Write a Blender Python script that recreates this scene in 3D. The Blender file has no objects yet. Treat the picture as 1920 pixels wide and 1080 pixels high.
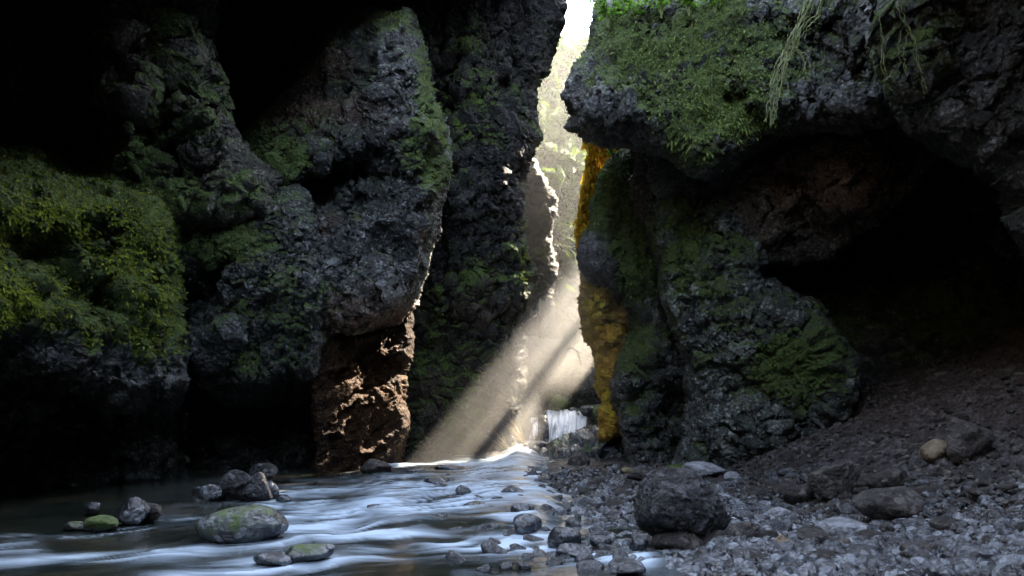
import bpy, bmesh, math, random
import numpy as np
from mathutils import Vector, Euler

random.seed(7)
RNG = np.random.default_rng(11)
C = bpy.context.scene.collection
S = bpy.context.scene
R = math.radians

# ------------------------------------------------------------------ camera, sky, sun, exposure
F = 1274.0            # focal length in pixels of the 1920 wide frame
HOR = 760.0           # pixel row of the horizon
CAMH = 1.0
cam_d = bpy.data.cameras.new('camera')
cam = bpy.data.objects.new('camera', cam_d); C.objects.link(cam)
cam_d.sensor_width = 36; cam_d.lens = 36 * F / 1920
cam_d.shift_y = (HOR - 540) / 1920
cam_d.clip_end = 400; cam_d.clip_start = 0.05
cam.location = (0, 0, CAMH); cam.rotation_euler = (R(90), 0, 0)
S.camera = cam

SUN = Vector((0.6, 0.6, 0.77)).normalized()          # towards the sun
w = bpy.data.worlds.new('World'); S.world = w; w.use_nodes = True
nt = w.node_tree; nt.nodes.clear()
sky = nt.nodes.new('ShaderNodeTexSky'); sky.sky_type = 'NISHITA'; sky.sun_disc = False
sky.sun_elevation = math.asin(SUN.z); sky.sun_rotation = math.atan2(SUN.x, SUN.y)
sky.ozone_density = 0.7; sky.air_density = 1.0; sky.dust_density = 0.8
bg = nt.nodes.new('ShaderNodeBackground'); bg.inputs[1].default_value = 0.15
wo = nt.nodes.new('ShaderNodeOutputWorld')
hs = nt.nodes.new('ShaderNodeHueSaturation'); hs.inputs['Saturation'].default_value = .60
nt.links.new(sky.outputs[0], hs.inputs['Color']); nt.links.new(hs.outputs[0], bg.inputs[0]); nt.links.new(bg.outputs[0], wo.inputs[0])

sd_ = bpy.data.lights.new('sun', 'SUN'); sd_.energy = 5.0; sd_.angle = R(0.5); sd_.color = (1.0, 0.86, 0.68)
sun = bpy.data.objects.new('sun', sd_); C.objects.link(sun)
sun.location = (20, 30, 40); sun.rotation_euler = SUN.to_track_quat('Z', 'Y').to_euler()

S.view_settings.view_transform = 'Standard'; S.view_settings.look = 'None'
S.view_settings.gamma = 1.0; S.view_settings.exposure = 3.95
S.render.engine = 'CYCLES'
S.cycles.use_denoising = True
S.cycles.max_bounces = 6; S.cycles.diffuse_bounces = 4; S.cycles.glossy_bounces = 2
S.cycles.transparent_max_bounces = 12; S.cycles.volume_bounces = 0
S.cycles.sample_clamp_indirect = 4.0
S.cycles.caustics_reflective = False; S.cycles.caustics_refractive = False

# ------------------------------------------------------------------ noise
def _h(ix, iy, iz, seed):
    h = (ix.astype(np.uint32) * np.uint32(374761393) + iy.astype(np.uint32) * np.uint32(668265263)
         + iz.astype(np.uint32) * np.uint32(2147483647 - 61) + np.uint32((seed * 974711) & 0xffffffff))
    h = (h ^ (h >> np.uint32(13))) * np.uint32(1274126177)
    h = (h ^ (h >> np.uint32(15))) * np.uint32(2246822519)
    return h ^ (h >> np.uint32(16))
def _hf(ix, iy, iz, seed): return _h(ix, iy, iz, seed).astype(np.float32) * np.float32(1 / 4294967296.0)
def vnoise(P, seed=0):
    I = np.floor(P).astype(np.int64); f = (P - I).astype(np.float32)
    u = f * f * f * (f * (f * 6 - 15) + 10)
    x, y, z = I[..., 0], I[..., 1], I[..., 2]
    r = 0
    for dx in (0, 1):
        wx = u[..., 0] if dx else 1 - u[..., 0]
        for dy in (0, 1):
            wy = u[..., 1] if dy else 1 - u[..., 1]
            for dz in (0, 1):
                wz = u[..., 2] if dz else 1 - u[..., 2]
                r = r + wx * wy * wz * _hf(x + dx, y + dy, z + dz, seed)
    return r                                           # 0..1
def fbm(P, o=4, seed=0, g=0.5):
    a = 1; s = 0; t = 0
    for k in range(o):
        s = s + a * vnoise(P * (2.03 ** k) + 17.3 * k, seed + k); t += a; a *= g
    return s / t
def ridged(P, o=4, seed=0, g=0.55):
    a = 1; s = 0; t = 0
    for k in range(o):
        s = s + a * (1 - np.abs(2 * vnoise(P * (2.03 ** k) + 9.1 * k, seed + k) - 1)); t += a; a *= g
    return s / t
def worley(P, seed=0):
    I = np.floor(P).astype(np.int64)
    f1 = np.full(P.shape[:-1], 9.0, np.float32); f2 = f1.copy(); cid = np.zeros(P.shape[:-1], np.float32)
    for dx in (-1, 0, 1):
        for dy in (-1, 0, 1):
            for dz in (-1, 0, 1):
                x, y, z = I[..., 0] + dx, I[..., 1] + dy, I[..., 2] + dz
                h = _h(x, y, z, seed)
                qx = x + (h & np.uint32(1023)).astype(np.float32) / 1023
                qy = y + ((h >> np.uint32(10)) & np.uint32(1023)).astype(np.float32) / 1023
                qz = z + ((h >> np.uint32(20)) & np.uint32(1023)).astype(np.float32) / 1023
                d = ((P[..., 0] - qx) ** 2 + (P[..., 1] - qy) ** 2 + (P[..., 2] - qz) ** 2).astype(np.float32)
                m = d < f1
                f2 = np.where(m, f1, np.minimum(f2, d)); f1 = np.where(m, d, f1)
                cid = np.where(m, (h >> np.uint32(5)).astype(np.float32) / 134217728.0, cid)
    return np.sqrt(f1), np.sqrt(f2), cid
def facets(P, f, seed):
    """angular stones: every cell has its own height and its own tilt; returns height (cell units), edge distance, id"""
    Q = P * f; I = np.floor(Q).astype(np.int64)
    f1 = np.full(P.shape[:-1], 9.0, np.float32); f2 = f1.copy(); cid = np.zeros(P.shape[:-1], np.float32); tl = cid.copy()
    for dx in (-1, 0, 1):
        for dy in (-1, 0, 1):
            for dz in (-1, 0, 1):
                x, y, z = I[..., 0] + dx, I[..., 1] + dy, I[..., 2] + dz
                h = _h(x, y, z, seed)
                vx = Q[..., 0] - x - (h & np.uint32(1023)).astype(np.float32) / 1023
                vy = Q[..., 1] - y - ((h >> np.uint32(10)) & np.uint32(1023)).astype(np.float32) / 1023
                vz = Q[..., 2] - z - ((h >> np.uint32(20)) & np.uint32(1023)).astype(np.float32) / 1023
                d = (vx * vx + vy * vy + vz * vz).astype(np.float32)
                m = d < f1
                h2 = (h * np.uint32(2654435761)); tx = (h2 & np.uint32(255)).astype(np.float32) / 127.5 - 1
                ty = ((h2 >> np.uint32(8)) & np.uint32(255)).astype(np.float32) / 127.5 - 1
                tz = ((h2 >> np.uint32(16)) & np.uint32(255)).astype(np.float32) / 127.5 - 1
                tl = np.where(m, vx * tx + vy * ty + vz * tz, tl)
                f2 = np.where(m, f1, np.minimum(f2, d)); f1 = np.where(m, d, f1)
                cid = np.where(m, (h >> np.uint32(5)).astype(np.float32) / 134217728.0, cid)
    e = np.sqrt(f2) - np.sqrt(f1)
    return (cid * .8 + tl * .9 + .5) * sst(e * 4.0), e, cid
def sst(t): t = np.clip(t, 0, 1); return t * t * (3 - 2 * t)

# ------------------------------------------------------------------ mesh helpers
def make_mesh(name, V, faces, attrs=None, smooth=True, mats=()):
    """V (n,3); faces: array (m,4) or (m,3)."""
    me = bpy.data.meshes.new(name)
    V = np.asarray(V, np.float32); faces = np.asarray(faces, np.int32)
    k = faces.shape[1]; m = len(faces)
    me.vertices.add(len(V)); me.vertices.foreach_set('co', V.ravel())
    me.loops.add(m * k); me.loops.foreach_set('vertex_index', faces.ravel())
    me.polygons.add(m); me.polygons.foreach_set('loop_start', np.arange(m, dtype=np.int32) * k)
    me.polygons.foreach_set('use_smooth', np.full(m, smooth, bool))
    for a, v in (attrs or {}).items():
        at_ = me.attributes.new(a, 'FLOAT', 'POINT'); at_.data.foreach_set('value', np.asarray(v, np.float32).ravel())
    for mt in mats: me.materials.append(mt)
    me.update(calc_edges=True); me.validate()
    return me
def link(name, me, parent=None, loc=(0, 0, 0), rot=(0, 0, 0), scale=(1, 1, 1)):
    o = bpy.data.objects.new(name, me); C.objects.link(o)
    o.location = loc; o.rotation_euler = rot; o.scale = scale
    if parent: o.parent = parent
    return o
def tag(o, label=None, cat=None, group=None, kind=None):
    if label: o['label'] = label
    if cat: o['category'] = cat
    if group: o['group'] = group
    if kind: o['kind'] = kind
    return o
def at(px, py, Y): return np.stack([(px - 960) / F * Y, Y + 0 * px, CAMH - (py - HOR) / F * Y], -1)

# ------------------------------------------------------------------ materials
def new_mat(name):
    m = bpy.data.materials.new(name); m.use_nodes = True
    t = m.node_tree; t.nodes.clear()
    out = t.nodes.new('ShaderNodeOutputMaterial'); b = t.nodes.new('ShaderNodeBsdfPrincipled')
    t.links.new(b.outputs[0], out.inputs[0])
    return m, t, b, out
def N(t, kind, **kw):
    n = t.nodes.new(kind)
    for k, v in kw.items():
        if k.startswith('i_'): n.inputs[k[2:].replace('_', ' ')].default_value = v
        else: setattr(n, k, v)
    return n
def ramp(t, fac, stops):
    r = t.nodes.new('ShaderNodeValToRGB'); cr = r.color_ramp
    while len(cr.elements) > 1: cr.elements.remove(cr.elements[0])
    cr.elements[0].position = stops[0][0]; cr.elements[0].color = (*stops[0][1], 1)
    for p, c in stops[1:]:
        e = cr.elements.new(p); e.color = (*c, 1)
    t.links.new(fac, r.inputs[0]); return r.outputs[0]
def mixc(t, f, a, b, mode='MIX'):
    m = t.nodes.new('ShaderNodeMix'); m.data_type = 'RGBA'; m.blend_type = mode
    for s, v in ((0, f), (6, a), (7, b)):
        if isinstance(v, (int, float)): m.inputs[s].default_value = v
        elif isinstance(v, tuple): m.inputs[s].default_value = (*v, 1)
        else: t.links.new(v, m.inputs[s])
    return m.outputs[2]
def mth(t, op, a, b=0.0, clamp=False):
    m = t.nodes.new('ShaderNodeMath'); m.operation = op; m.use_clamp = clamp
    for s, v in ((0, a), (1, b)):
        if isinstance(v, (int, float)): m.inputs[s].default_value = v
        else: t.links.new(v, m.inputs[s])
    return m.outputs[0]
def noise_n(t, co, scale, detail=6, rough=0.6, dist=0.0):
    n = t.nodes.new('ShaderNodeTexNoise'); n.inputs['Scale'].default_value = scale
    n.inputs['Detail'].default_value = detail; n.inputs['Roughness'].default_value = rough
    n.inputs['Distortion'].default_value = dist
    t.links.new(co, n.inputs['Vector']); return n.outputs['Fac']
def attr(t, name):
    a = t.nodes.new('ShaderNodeAttribute'); a.attribute_name = name; return a.outputs['Fac']

def rock_mat(name, c0, c1, c2, warm=(.20, .075, .02), moss=((.012, .022, .004), (.05, .085, .012), (.11, .15, .025)),
             rough=(0.5, 0.85), bump=0.5, fine=45.0, local=False, spec=0.5):
    m, t, b, out = new_mat(name)
    tc = t.nodes.new('ShaderNodeTexCoord'); co = tc.outputs['Object']
    n1 = noise_n(t, co, 2.2, 8, 0.65); n2 = noise_n(t, co, 17, 5, 0.6); n3 = noise_n(t, co, fine, 6, 0.65)
    vo = t.nodes.new('ShaderNodeTexVoronoi'); vo.inputs['Scale'].default_value = fine * 0.45
    t.links.new(co, vo.inputs['Vector'])
    v2 = t.nodes.new('ShaderNodeTexVoronoi'); v2.inputs['Scale'].default_value = fine * 0.8; t.links.new(co, v2.inputs['Vector'])
    sp = t.nodes.new('ShaderNodeSeparateColor'); t.links.new(v2.outputs['Color'], sp.inputs[0])
    grit = mth(t, 'MULTIPLY', mth(t, 'POWER', sp.outputs[0], 5.0), .45)
    tone = mth(t, 'ADD', mth(t, 'ADD', mth(t, 'MULTIPLY', attr(t, 'clast'), 0.50), grit), mth(t, 'ADD', mth(t, 'MULTIPLY', n1, 0.15), mth(t, 'MULTIPLY', mth(t, 'SUBTRACT', n3, .25), 0.55)))
    col = ramp(t, tone, [(0.15, c0), (0.5, c1), (0.95, c2)])
    wf = mth(t, 'MULTIPLY', attr(t, 'warm'), mth(t, 'MULTIPLY_ADD', n2, 1.4, True) if False else mth(t, 'ADD', mth(t, 'MULTIPLY', n2, 1.2), 0.1), True)
    wcol = ramp(t, n3, [(0.3, tuple(v * 0.35 for v in warm)), (0.55, warm), (0.75, tuple(min(1, v * 1.7) for v in warm))])
    col = mixc(t, wf, col, wcol)
    nm = noise_n(t, co, 6.5, 5, .7)
    mf = mth(t, 'SUBTRACT', mth(t, 'ADD', mth(t, 'MULTIPLY', attr(t, 'moss'), 1.5), mth(t, 'ADD', mth(t, 'MULTIPLY', n2, 0.9), mth(t, 'MULTIPLY', nm, .9))), 1.25, True)
    mf = ramp(t, mf, [(0.1, (0, 0, 0)), (0.45, (1, 1, 1))])
    mcol = ramp(t, mth(t, 'ADD', mth(t, 'MULTIPLY', n3, 0.6), mth(t, 'MULTIPLY', n2, 0.4)), [(0.32, moss[0]), (0.5, moss[1]), (0.68, moss[2])])
    col = mixc(t, mf, col, mcol)
    t.links.new(col, b.inputs['Base Color'])
    rr = ramp(t, n1, [(0.35, (rough[0],) * 3), (0.65, (rough[1],) * 3)])
    rr = mixc(t, mf, rr, (0.9, 0.9, 0.9))
    t.links.new(rr, b.inputs['Roughness']); b.inputs['Specular IOR Level'].default_value = spec
    hgt = mth(t, 'ADD', mth(t, 'ADD', mth(t, 'MULTIPLY', n3, 1.0), mth(t, 'MULTIPLY', n2, 1.4)), mth(t, 'MULTIPLY', vo.outputs['Distance'], 0.9))
    bp = t.nodes.new('ShaderNodeBump'); bp.inputs['Strength'].default_value = bump; bp.inputs['Distance'].default_value = 0.07
    t.links.new(hgt, bp.inputs['Height']); t.links.new(bp.outputs[0], b.inputs['Normal'])
    return m

def leaf_mat(name, a, bcol, transl=0.35):
    m, t, b, out = new_mat(name)
    tc = t.nodes.new('ShaderNodeTexCoord')
    n = noise_n(t, tc.outputs['Object'], 6, 3)
    f = mth(t, 'ADD', mth(t, 'MULTIPLY', attr(t, 'rnd'), 0.6), mth(t, 'MULTIPLY', n, 0.4))
    col = ramp(t, f, [(0.15, a), (0.8, bcol)])
    t.links.new(col, b.inputs['Base Color']); b.inputs['Roughness'].default_value = 0.75
    b.inputs['Specular IOR Level'].default_value = 0.25
    tr = t.nodes.new('ShaderNodeBsdfTranslucent'); t.links.new(col, tr.inputs[0])
    mx = t.nodes.new('ShaderNodeMixShader'); mx.inputs[0].default_value = transl
    t.links.new(b.outputs[0], mx.inputs[1]); t.links.new(tr.outputs[0], mx.inputs[2]); t.links.new(mx.outputs[0], out.inputs[0])
    return m

M_ROCK = rock_mat('dark_conglomerate', (.007, .008, .009), (.032, .035, .034), (.26, .27, .27), rough=(.30, .62), bump=.9)
M_ROCKB = rock_mat('brown_conglomerate', (.009, .008, .006), (.034, .030, .024), (.24, .21, .165), rough=(.38, .7), bump=.9)
M_ROCKD = rock_mat('shadowy_conglomerate', (.004, .004, .005), (.013, .013, .014), (.08, .075, .07), warm=(.07, .035, .015), rough=(.5, .8), bump=.8, spec=.3)  # darker rock copy, the tall wall's shade put into its colour
M_ROCKG = rock_mat('grey_conglomerate', (.014, .017, .016), (.065, .075, .072), (.40, .44, .42), rough=(.32, .6), bump=.9)
M_RUST = rock_mat('rust_stained_rock', (.008, .005, .004), (.022, .013, .008), (.09, .055, .03), warm=(.058, .026, .007), rough=(.6, .9), bump=1.0, spec=.12)
M_SLOT = rock_mat('sunlit_mossy_rock', (.007, .006, .004), (.018, .015, .009), (.05, .043, .026), moss=((.004, .010, .0003), (.026, .052, .001), (.10, .15, .006)), fine=13, bump=1.0, spec=.2)
M_GOLD = rock_mat('painted_glow_rock', (.06, .03, .005), (.32, .16, .014), (.70, .45, .06), warm=(.62, .36, .02), moss=((.06, .05, .004), (.42, .33, .02), (.8, .66, .06)), bump=1.0, fine=18)  # bright gold stands for backlight, put into the rock and moss colours
M_GROUND = rock_mat('dark_gravel_soil', (.010, .0095, .010), (.030, .028, .028), (.16, .155, .16), rough=(0.35, 0.75), bump=0.9, fine=30)
M_WET = rock_mat('wet_basalt', (.008, .009, .011), (.024, .027, .032), (.20, .22, .245), rough=(0.08, 0.28), bump=0.45, fine=28, spec=0.9)  # pale bluish top tone stands in for wet sky glints
M_DRY = rock_mat('dry_basalt', (.012, .010, .009), (.036, .031, .028), (.15, .135, .12), rough=(0.55, 0.9), bump=0.7, fine=30)
M_BLACK = rock_mat('black_basalt', (.006, .006, .007), (.022, .022, .023), (.13, .13, .14), rough=(0.28, 0.6), bump=0.8, fine=34)
M_PALE = rock_mat('pale_stone', (.12, .13, .14), (.24, .25, .27), (.40, .42, .45), rough=(0.4, 0.7), bump=0.6, fine=34)
M_TAN = rock_mat('tan_stone', (.10, .075, .045), (.17, .13, .08), (.26, .21, .14), rough=(0.5, 0.8), bump=0.4, fine=30)
M_MOSS = leaf_mat('moss_fronds', (.05, .075, .008), (.32, .38, .04))
M_MOSSD = leaf_mat('moss_fronds_cool', (.045, .075, .018), (.26, .35, .09))
M_MOSSG = leaf_mat('moss_fronds_painted_glow', (.34, .18, .01), (.82, .60, .05), 0.6)  # gold of these fronds carries the backlight in its colour
M_MOSSF = leaf_mat('moss_fronds_pale', (.010, .022, .0005), (.08, .13, .006), 0.4)
M_LEAF = leaf_mat('fresh_leaves', (.06, .16, .015), (.22, .42, .05), 0.5)
M_ROOT = leaf_mat('root_bark', (.10, .13, .04), (.34, .38, .20), 0.1)
M_TWIG = leaf_mat('pale_twig', (.35, .28, .18), (.6, .5, .36), 0.2)

# ------------------------------------------------------------------ rock displacement styles
def displace(P, style, amp=1.0):
    """height along the normal, clast tone"""
    if style == 'drape':
        Q = P * np.array([2.2, 2.2, .9], np.float32)
        wv = fbm(Q, 3, 5)[..., None] * 1.6
        A = ridged(P * np.array([7, 7, 2.4], np.float32) + wv, 3, 21)
        B = ridged(P * np.array([17, 17, 5.5], np.float32) + wv * 2, 2, 31)
        h = 0.42 * (fbm(P * 0.8, 3, 3) - .5) + 0.16 * (A - .5) + 0.06 * (B - .5) + 0.16 * (ridged(P * 1.9, 3, 8) - .5)
        return h * amp, vnoise(P * 9, 4)
    if style == 'moss':
        A = ridged(P * np.array([3.2, 3.2, 2.4], np.float32), 4, 41)
        B = fbm(P * np.array([11, 11, 6], np.float32), 3, 43)
        h = 0.40 * (fbm(P * 1.0, 3, 3) - .5) + 0.30 * (A - .55) + 0.10 * (B - .5)
        return h * amp, vnoise(P * 12, 4)
    if style == 'strata':
        wv = fbm(P * 1.2, 3, 5)[..., None] * 1.2
        Q = P * np.array([2.0, 2.0, 3.4], np.float32) + P[..., :1] * np.array([0, 0, -2.2], np.float32) + wv
        A = ridged(Q, 4, 51)
        h = 0.4 * (fbm(P * 0.8, 3, 3) - .5) + 0.34 * (A - .6) + 0.08 * (fbm(P * 14, 3, 9) - .5)
        return h * amp, vnoise(P * 9, 4)
    wv = (fbm(P * 3.0, 2, 77)[..., None] - .5) * 0.25
    Pw = (P + wv) * np.array([1, 1, 1.25], np.float32)
    f = {'clast': 9.0, 'cobble': 6.0, 'fine': 13.0}[style]
    h1, e1, i1 = facets(Pw, f, 61); h2, e2, i2 = facets(Pw, f * 2.3, 67); h3, e3, i3 = facets(Pw, f * .38, 71); h4, e4, i4 = facets(Pw, f * 5.0, 73)
    big = 0.45 * (fbm(P * 0.7, 3, 3) - .5) + 0.42 * (ridged((P + wv * 2) * np.array([1.5, 1.5, 1.1], np.float32) + P[..., :1] * np.array([0, 0, -.7], np.float32), 4, 15) - .55)
    msk = .35 + 1.0 * sst((fbm(P * 1.1, 2, 88) - .35) * 3)
    h = big + msk * (0.26 / f * h1 + 0.26 / (f * 2.3) * h2) + 0.26 / (f * 5) * h4 + 0.20 / (f * .38) * h3
    return h * amp, np.clip((.15 + .85 * sst(e1 * 5)) * i1 ** 1.6 * .75 + (.1 + .9 * sst(e2 * 5)) * i2 ** 2 * .5, 0, 1)

# ------------------------------------------------------------------ rock masses
def poly_sd(X, Y, poly):
    n = len(poly); best = np.full(X.shape, 1e18, np.float32); inside = np.zeros(X.shape, bool)
    for i in range(n):
        x0, y0 = poly[i]; x1, y1 = poly[(i + 1) % n]
        dx, dy = x1 - x0, y1 - y0
        t = np.clip(((X - x0) * dx + (Y - y0) * dy) / (dx * dx + dy * dy + 1e-9), 0, 1)
        best = np.minimum(best, (X - x0 - t * dx) ** 2 + (Y - y0 - t * dy) ** 2)
        if y0 != y1:
            c = ((y0 > Y) != (y1 > Y)) & (X < (x1 - x0) * (Y - y0) / (y1 - y0) + x0)
            inside ^= c
    return np.sqrt(best) * np.where(inside, 1, -1)

BLADES = {}
def mass(name, poly, depth, w=60, Rm=1.2, style='clast', step=2.0, feats=(), ledges=(), moss=(), up=0.35, base_moss=0.34,
         warm=(), mat=None, back=4.0, inset=25, amp=1.0, blade=None, bl=(.02, .05), dens=0.5, rough_edge=10, droop=0.5, label=None, edge=0.4):
    xs = [p[0] for p in poly]; ys = [p[1] for p in poly]
    gx = np.arange(min(xs) - 2 * step, max(xs) + 3 * step, step); gy = np.arange(min(ys) - 2 * step, max(ys) + 3 * step, step)
    X, Y = np.meshgrid(gx, gy); X = X.astype(np.float32); Y = Y.astype(np.float32)
    sd = poly_sd(X, Y, poly)
    e = np.stack([X / 42, Y / 42, np.full_like(X, depth[0])], -1)
    sd = sd + (fbm(e, 4, 91, .6) - .5) * 2 * rough_edge * np.clip(1 - sd / 60, 0, 1)
    g1, g0 = np.gradient(sd, step); gl = np.sqrt(g0 ** 2 + g1 ** 2) + 1e-6; g0 /= gl; g1 /= gl
    keep = sd > -step * 0.95
    sn = keep & (sd < 0)
    X = np.where(sn, X - g0 * sd, X); Y = np.where(sn, Y - g1 * sd, Y); sdc = np.maximum(sd, 0)
    D0, kx, ky = depth[:3]; cx, cy = (depth[3], depth[4]) if len(depth) > 3 else (0, 0)
    D = D0 + kx * (X - cx) / 100 + ky * (Y - cy) / 100
    q = 1 - np.clip(sdc / w, 0, 1); D = D + Rm * (1 - np.sqrt(np.clip(1 - q * q, 0, 1)))
    wX = X + (fbm(e * 1.6, 4, 17, .65) - .5) * 110; wY = Y + (fbm(e * 1.6, 4, 27, .65) - .5) * 90
    for (fx, fy, rx, ry, a) in feats:
        D = D - a * np.exp(-(((wX - fx) / rx) ** 2 + ((wY - fy) / ry) ** 2) ** 1.6)
    for (pts, a, lw, side) in ledges:
        lx = [p[0] for p in pts]; ly = [p[1] for p in pts]
        yl = np.interp(X, lx, ly) + (fbm(e * 1.3, 3, 33) - .5) * 22
        t = sst(((yl - Y) if side == 'above' else (Y - yl)) / lw)
        fade = sst((X - lx[0]) / 35 + 0.5) * sst((lx[-1] - X) / 35 + 0.5)
        D = D + a * t * fade
    P = at(X, Y, D)
    du = np.gradient(P, axis=1); dv = np.gradient(P, axis=0)
    Nn = np.cross(dv, du); Nn /= np.linalg.norm(Nn, axis=-1, keepdims=True) + 1e-9
    flip = np.sum(Nn * (P - np.array([0, 0, CAMH])), -1) > 0
    Nn[flip] *= -1
    h, clast = displace(P, style, amp)
    mo = np.full(X.shape, base_moss, np.float32)
    for (fx, fy, rx, ry, a) in moss:
        mo = mo + a * np.exp(-(((wX - fx) / rx) ** 2 + ((wY - fy) / ry) ** 2) ** 1.1)
    wa = np.zeros(X.shape, np.float32)
    for (fx, fy, rx, ry, a) in warm:
        wa = wa + a * np.exp(-(((wX - fx) / rx) ** 2 + ((Y - fy) / ry) ** 2) ** 1.5)
    h = h * (edge + (1 - edge) * sst(sdc / 55))
    P2 = P + Nn * h[..., None]
    du = np.gradient(P2, axis=1); dv = np.gradient(P2, axis=0)
    N2 = np.cross(dv, du); N2 /= np.linalg.norm(N2, axis=-1, keepdims=True) + 1e-9
    flip = np.sum(N2 * (P2 - np.array([0, 0, CAMH])), -1) > 0
    N2[flip] *= -1
    mo = mo * (0.65 + up * 1.2 * np.clip(N2[..., 2], -0.5, 1)) + (fbm(P * 2.6, 4, 23) - .5) * 0.7 * np.clip(mo * 2, 0, 1)
    mo = np.clip(mo, 0, 1)
    # index
    idx = -np.ones(X.shape, np.int64); idx[keep] = np.arange(keep.sum())
    V = P2[keep]; A = {'moss': mo[keep], 'clast': clast[keep], 'warm': np.clip(wa, 0, 1)[keep]}
    ok = keep[:-1, :-1] & keep[1:, :-1] & keep[:-1, 1:] & keep[1:, 1:]
    j, i = np.nonzero(ok)
    Fc = np.stack([idx[j, i], idx[j + 1, i], idx[j + 1, i + 1], idx[j, i + 1]], -1)
    # skirt running back from the outline
    E = np.concatenate([Fc[:, [0, 1]], Fc[:, [1, 2]], Fc[:, [2, 3]], Fc[:, [3, 0]]])
    key = np.sort(E, 1); kk = key[:, 0] * len(V) + key[:, 1]
    u, inv, cnt = np.unique(kk, return_inverse=True, return_counts=True)
    B = E[cnt[inv] == 1]
    bv = np.unique(B); mp = -np.ones(len(V), np.int64); mp[bv] = np.arange(len(bv))
    kx_, ky_, kd = X[keep][bv], Y[keep][bv], D[keep][bv]; gg0, gg1 = g0[keep][bv], g1[keep][bv]
    off = V[bv] - at(kx_, ky_, kd)
    prev = bv.copy(); ba, bb = B[:, 0], B[:, 1]
    allF = [Fc]; Vs = [V]; n0 = len(V)
    for k in (1, 2, 3, 4):
        s = k / 4
        Dk = kd + back * s; Q = at(kx_ + gg0 * inset * s, ky_ + gg1 * inset * s, Dk) + off * (1 - s)
        if k > 1: Q = Q + (vnoise(Q * 1.4, 7)[:, None] - .5) * 0.25 * np.array([1, 1, 1])
        Vs.append(Q); cur = np.arange(len(bv)) + n0; n0 += len(bv)
        pa, pb = prev[mp[ba]] if k > 1 else ba, prev[mp[bb]] if k > 1 else bb
        allF.append(np.stack([pb, pa, cur[mp[ba]], cur[mp[bb]]], -1)); prev = cur
        for a in A: A[a] = np.concatenate([A[a], A[a][bv] if k == 1 else A[a][-len(bv):]])
    me = make_mesh(name, np.concatenate(Vs), np.concatenate(allF), A, True, [mat or M_ROCK])
    o = link(name, me); tag(o, label=label, kind='structure')
    if blade:
        pr = np.clip(mo - 0.42, 0, 1)[keep] * 1.8 * dens
        n_each = RNG.poisson(pr)
        ids = np.repeat(np.arange(len(V)), n_each)
        px_m = D[keep][ids] / F * step
        Pv = V[ids] + RNG.normal(0, 1, (len(ids), 3)) * (px_m * 0.6)[:, None]
        BLADES.setdefault(name, []).append((Pv, N2[keep][ids], px_m, blade, bl, droop))
        make_blades(Pv, N2[keep][ids], px_m, blade, bl, droop, label)
    return o

def make_blades(Pv, Nv, pm, mat, bl, droop, label):
    n = len(Pv)
    if n == 0: return
    L = (bl[0] * .7 + (bl[1] - bl[0]) * RNG.random(n) ** 2.2 * 1.5)[:, None]
    d = Nv * 0.7 + RNG.normal(0, .45, (n, 3)); d[:, 2] -= droop
    d /= np.linalg.norm(d, axis=1, keepdims=True)
    side = np.cross(d, RNG.normal(0, 1, (n, 3))); side /= np.linalg.norm(side, axis=1, keepdims=True) + 1e-9
    wd = np.maximum(L * 0.16, pm[:, None] * 0.35)
    mid = Pv + d * L * 0.55 + side * wd
    mid2 = Pv + d * L * 0.55 - side * wd
    tip = Pv + d * L; tip[:, 2] -= (L * 0.35)[:, 0] * droop
    V = np.stack([Pv - Nv * 0.01, mid, tip, mid2], 1).reshape(-1, 3)
    f = np.arange(n * 4).reshape(n, 4)
    rnd = np.repeat(np.clip(0.5 * RNG.random(n) + 0.9 * (fbm(Pv * 3.5, 3, 9) - .25), 0, 1), 4)
    me = make_mesh('moss', V, f, {'rnd': rnd}, False, [mat])
    o = link('moss', me); tag(o, kind='stuff', label='moss growing on ' + (label or 'the canyon rock'))

# ------------------------------------------------------------------ the ground
def ground_z(x, y):
    xb = np.interp(y, [3.5, 4.0, 5.3, 7.1, 9.1, 11, 14], [0.85, 0.95, 0.95, 0.55, -0.1, -0.6, -1.0])
    bar = sst((x - xb + 0.4) / 1.0)
    z = -0.16 + 0.20 * bar
    foot = np.interp(y, [3, 6, 9, 12], [2.0, 2.5, 2.7, 3.0])
    z = z + 0.42 * np.maximum(x - foot, 0) ** 1.05 * 1.0 * sst((x - foot) / 1.2 + .3)
    lf = np.interp(y, [3, 6, 8, 10, 12], [-7, -6.4, -5.6, -5.0, -4.6])
    z = z + 0.5 * np.maximum(lf - x, 0)
    z = z + 0.06 * np.maximum(y - 12.0, 0) * sst((y - 12) / 2)
    return z
def gz(x, y):
    x = np.atleast_1d(np.float32(x)); y = np.atleast_1d(np.float32(y))
    P = np.stack([x, y, 0 * x], -1)
    n = 0.10 * (fbm(P * 1.1, 3, 2) - .5) + 0.05 * (fbm(P * 4.0, 3, 6) - .5)
    bank = sst((x - 2.2) / 2)
    n = n + bank * (0.30 * (fbm(P * 1.3, 4, 12) - .5) + 0.10 * (ridged(P * 3, 3, 14) - .5))
    return ground_z(x, y) + n
def hit_ground(px, row):
    y = np.arange(2.5, 16, 0.02); x = (px - 960) / F * y; g = gz(x, y)
    k = np.nonzero(CAMH - (row - HOR) / F * y <= g)[0]
    if len(k): return float(x[k[0]]), float(y[k[0]]), float(g[k[0]])
    return (px - 960) / F * 14, 14.0, 0.0
def hit_level(px, row, z=0.0):
    y = (CAMH - z) / ((row - HOR) / F); return (px - 960) / F * y, y, z

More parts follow.
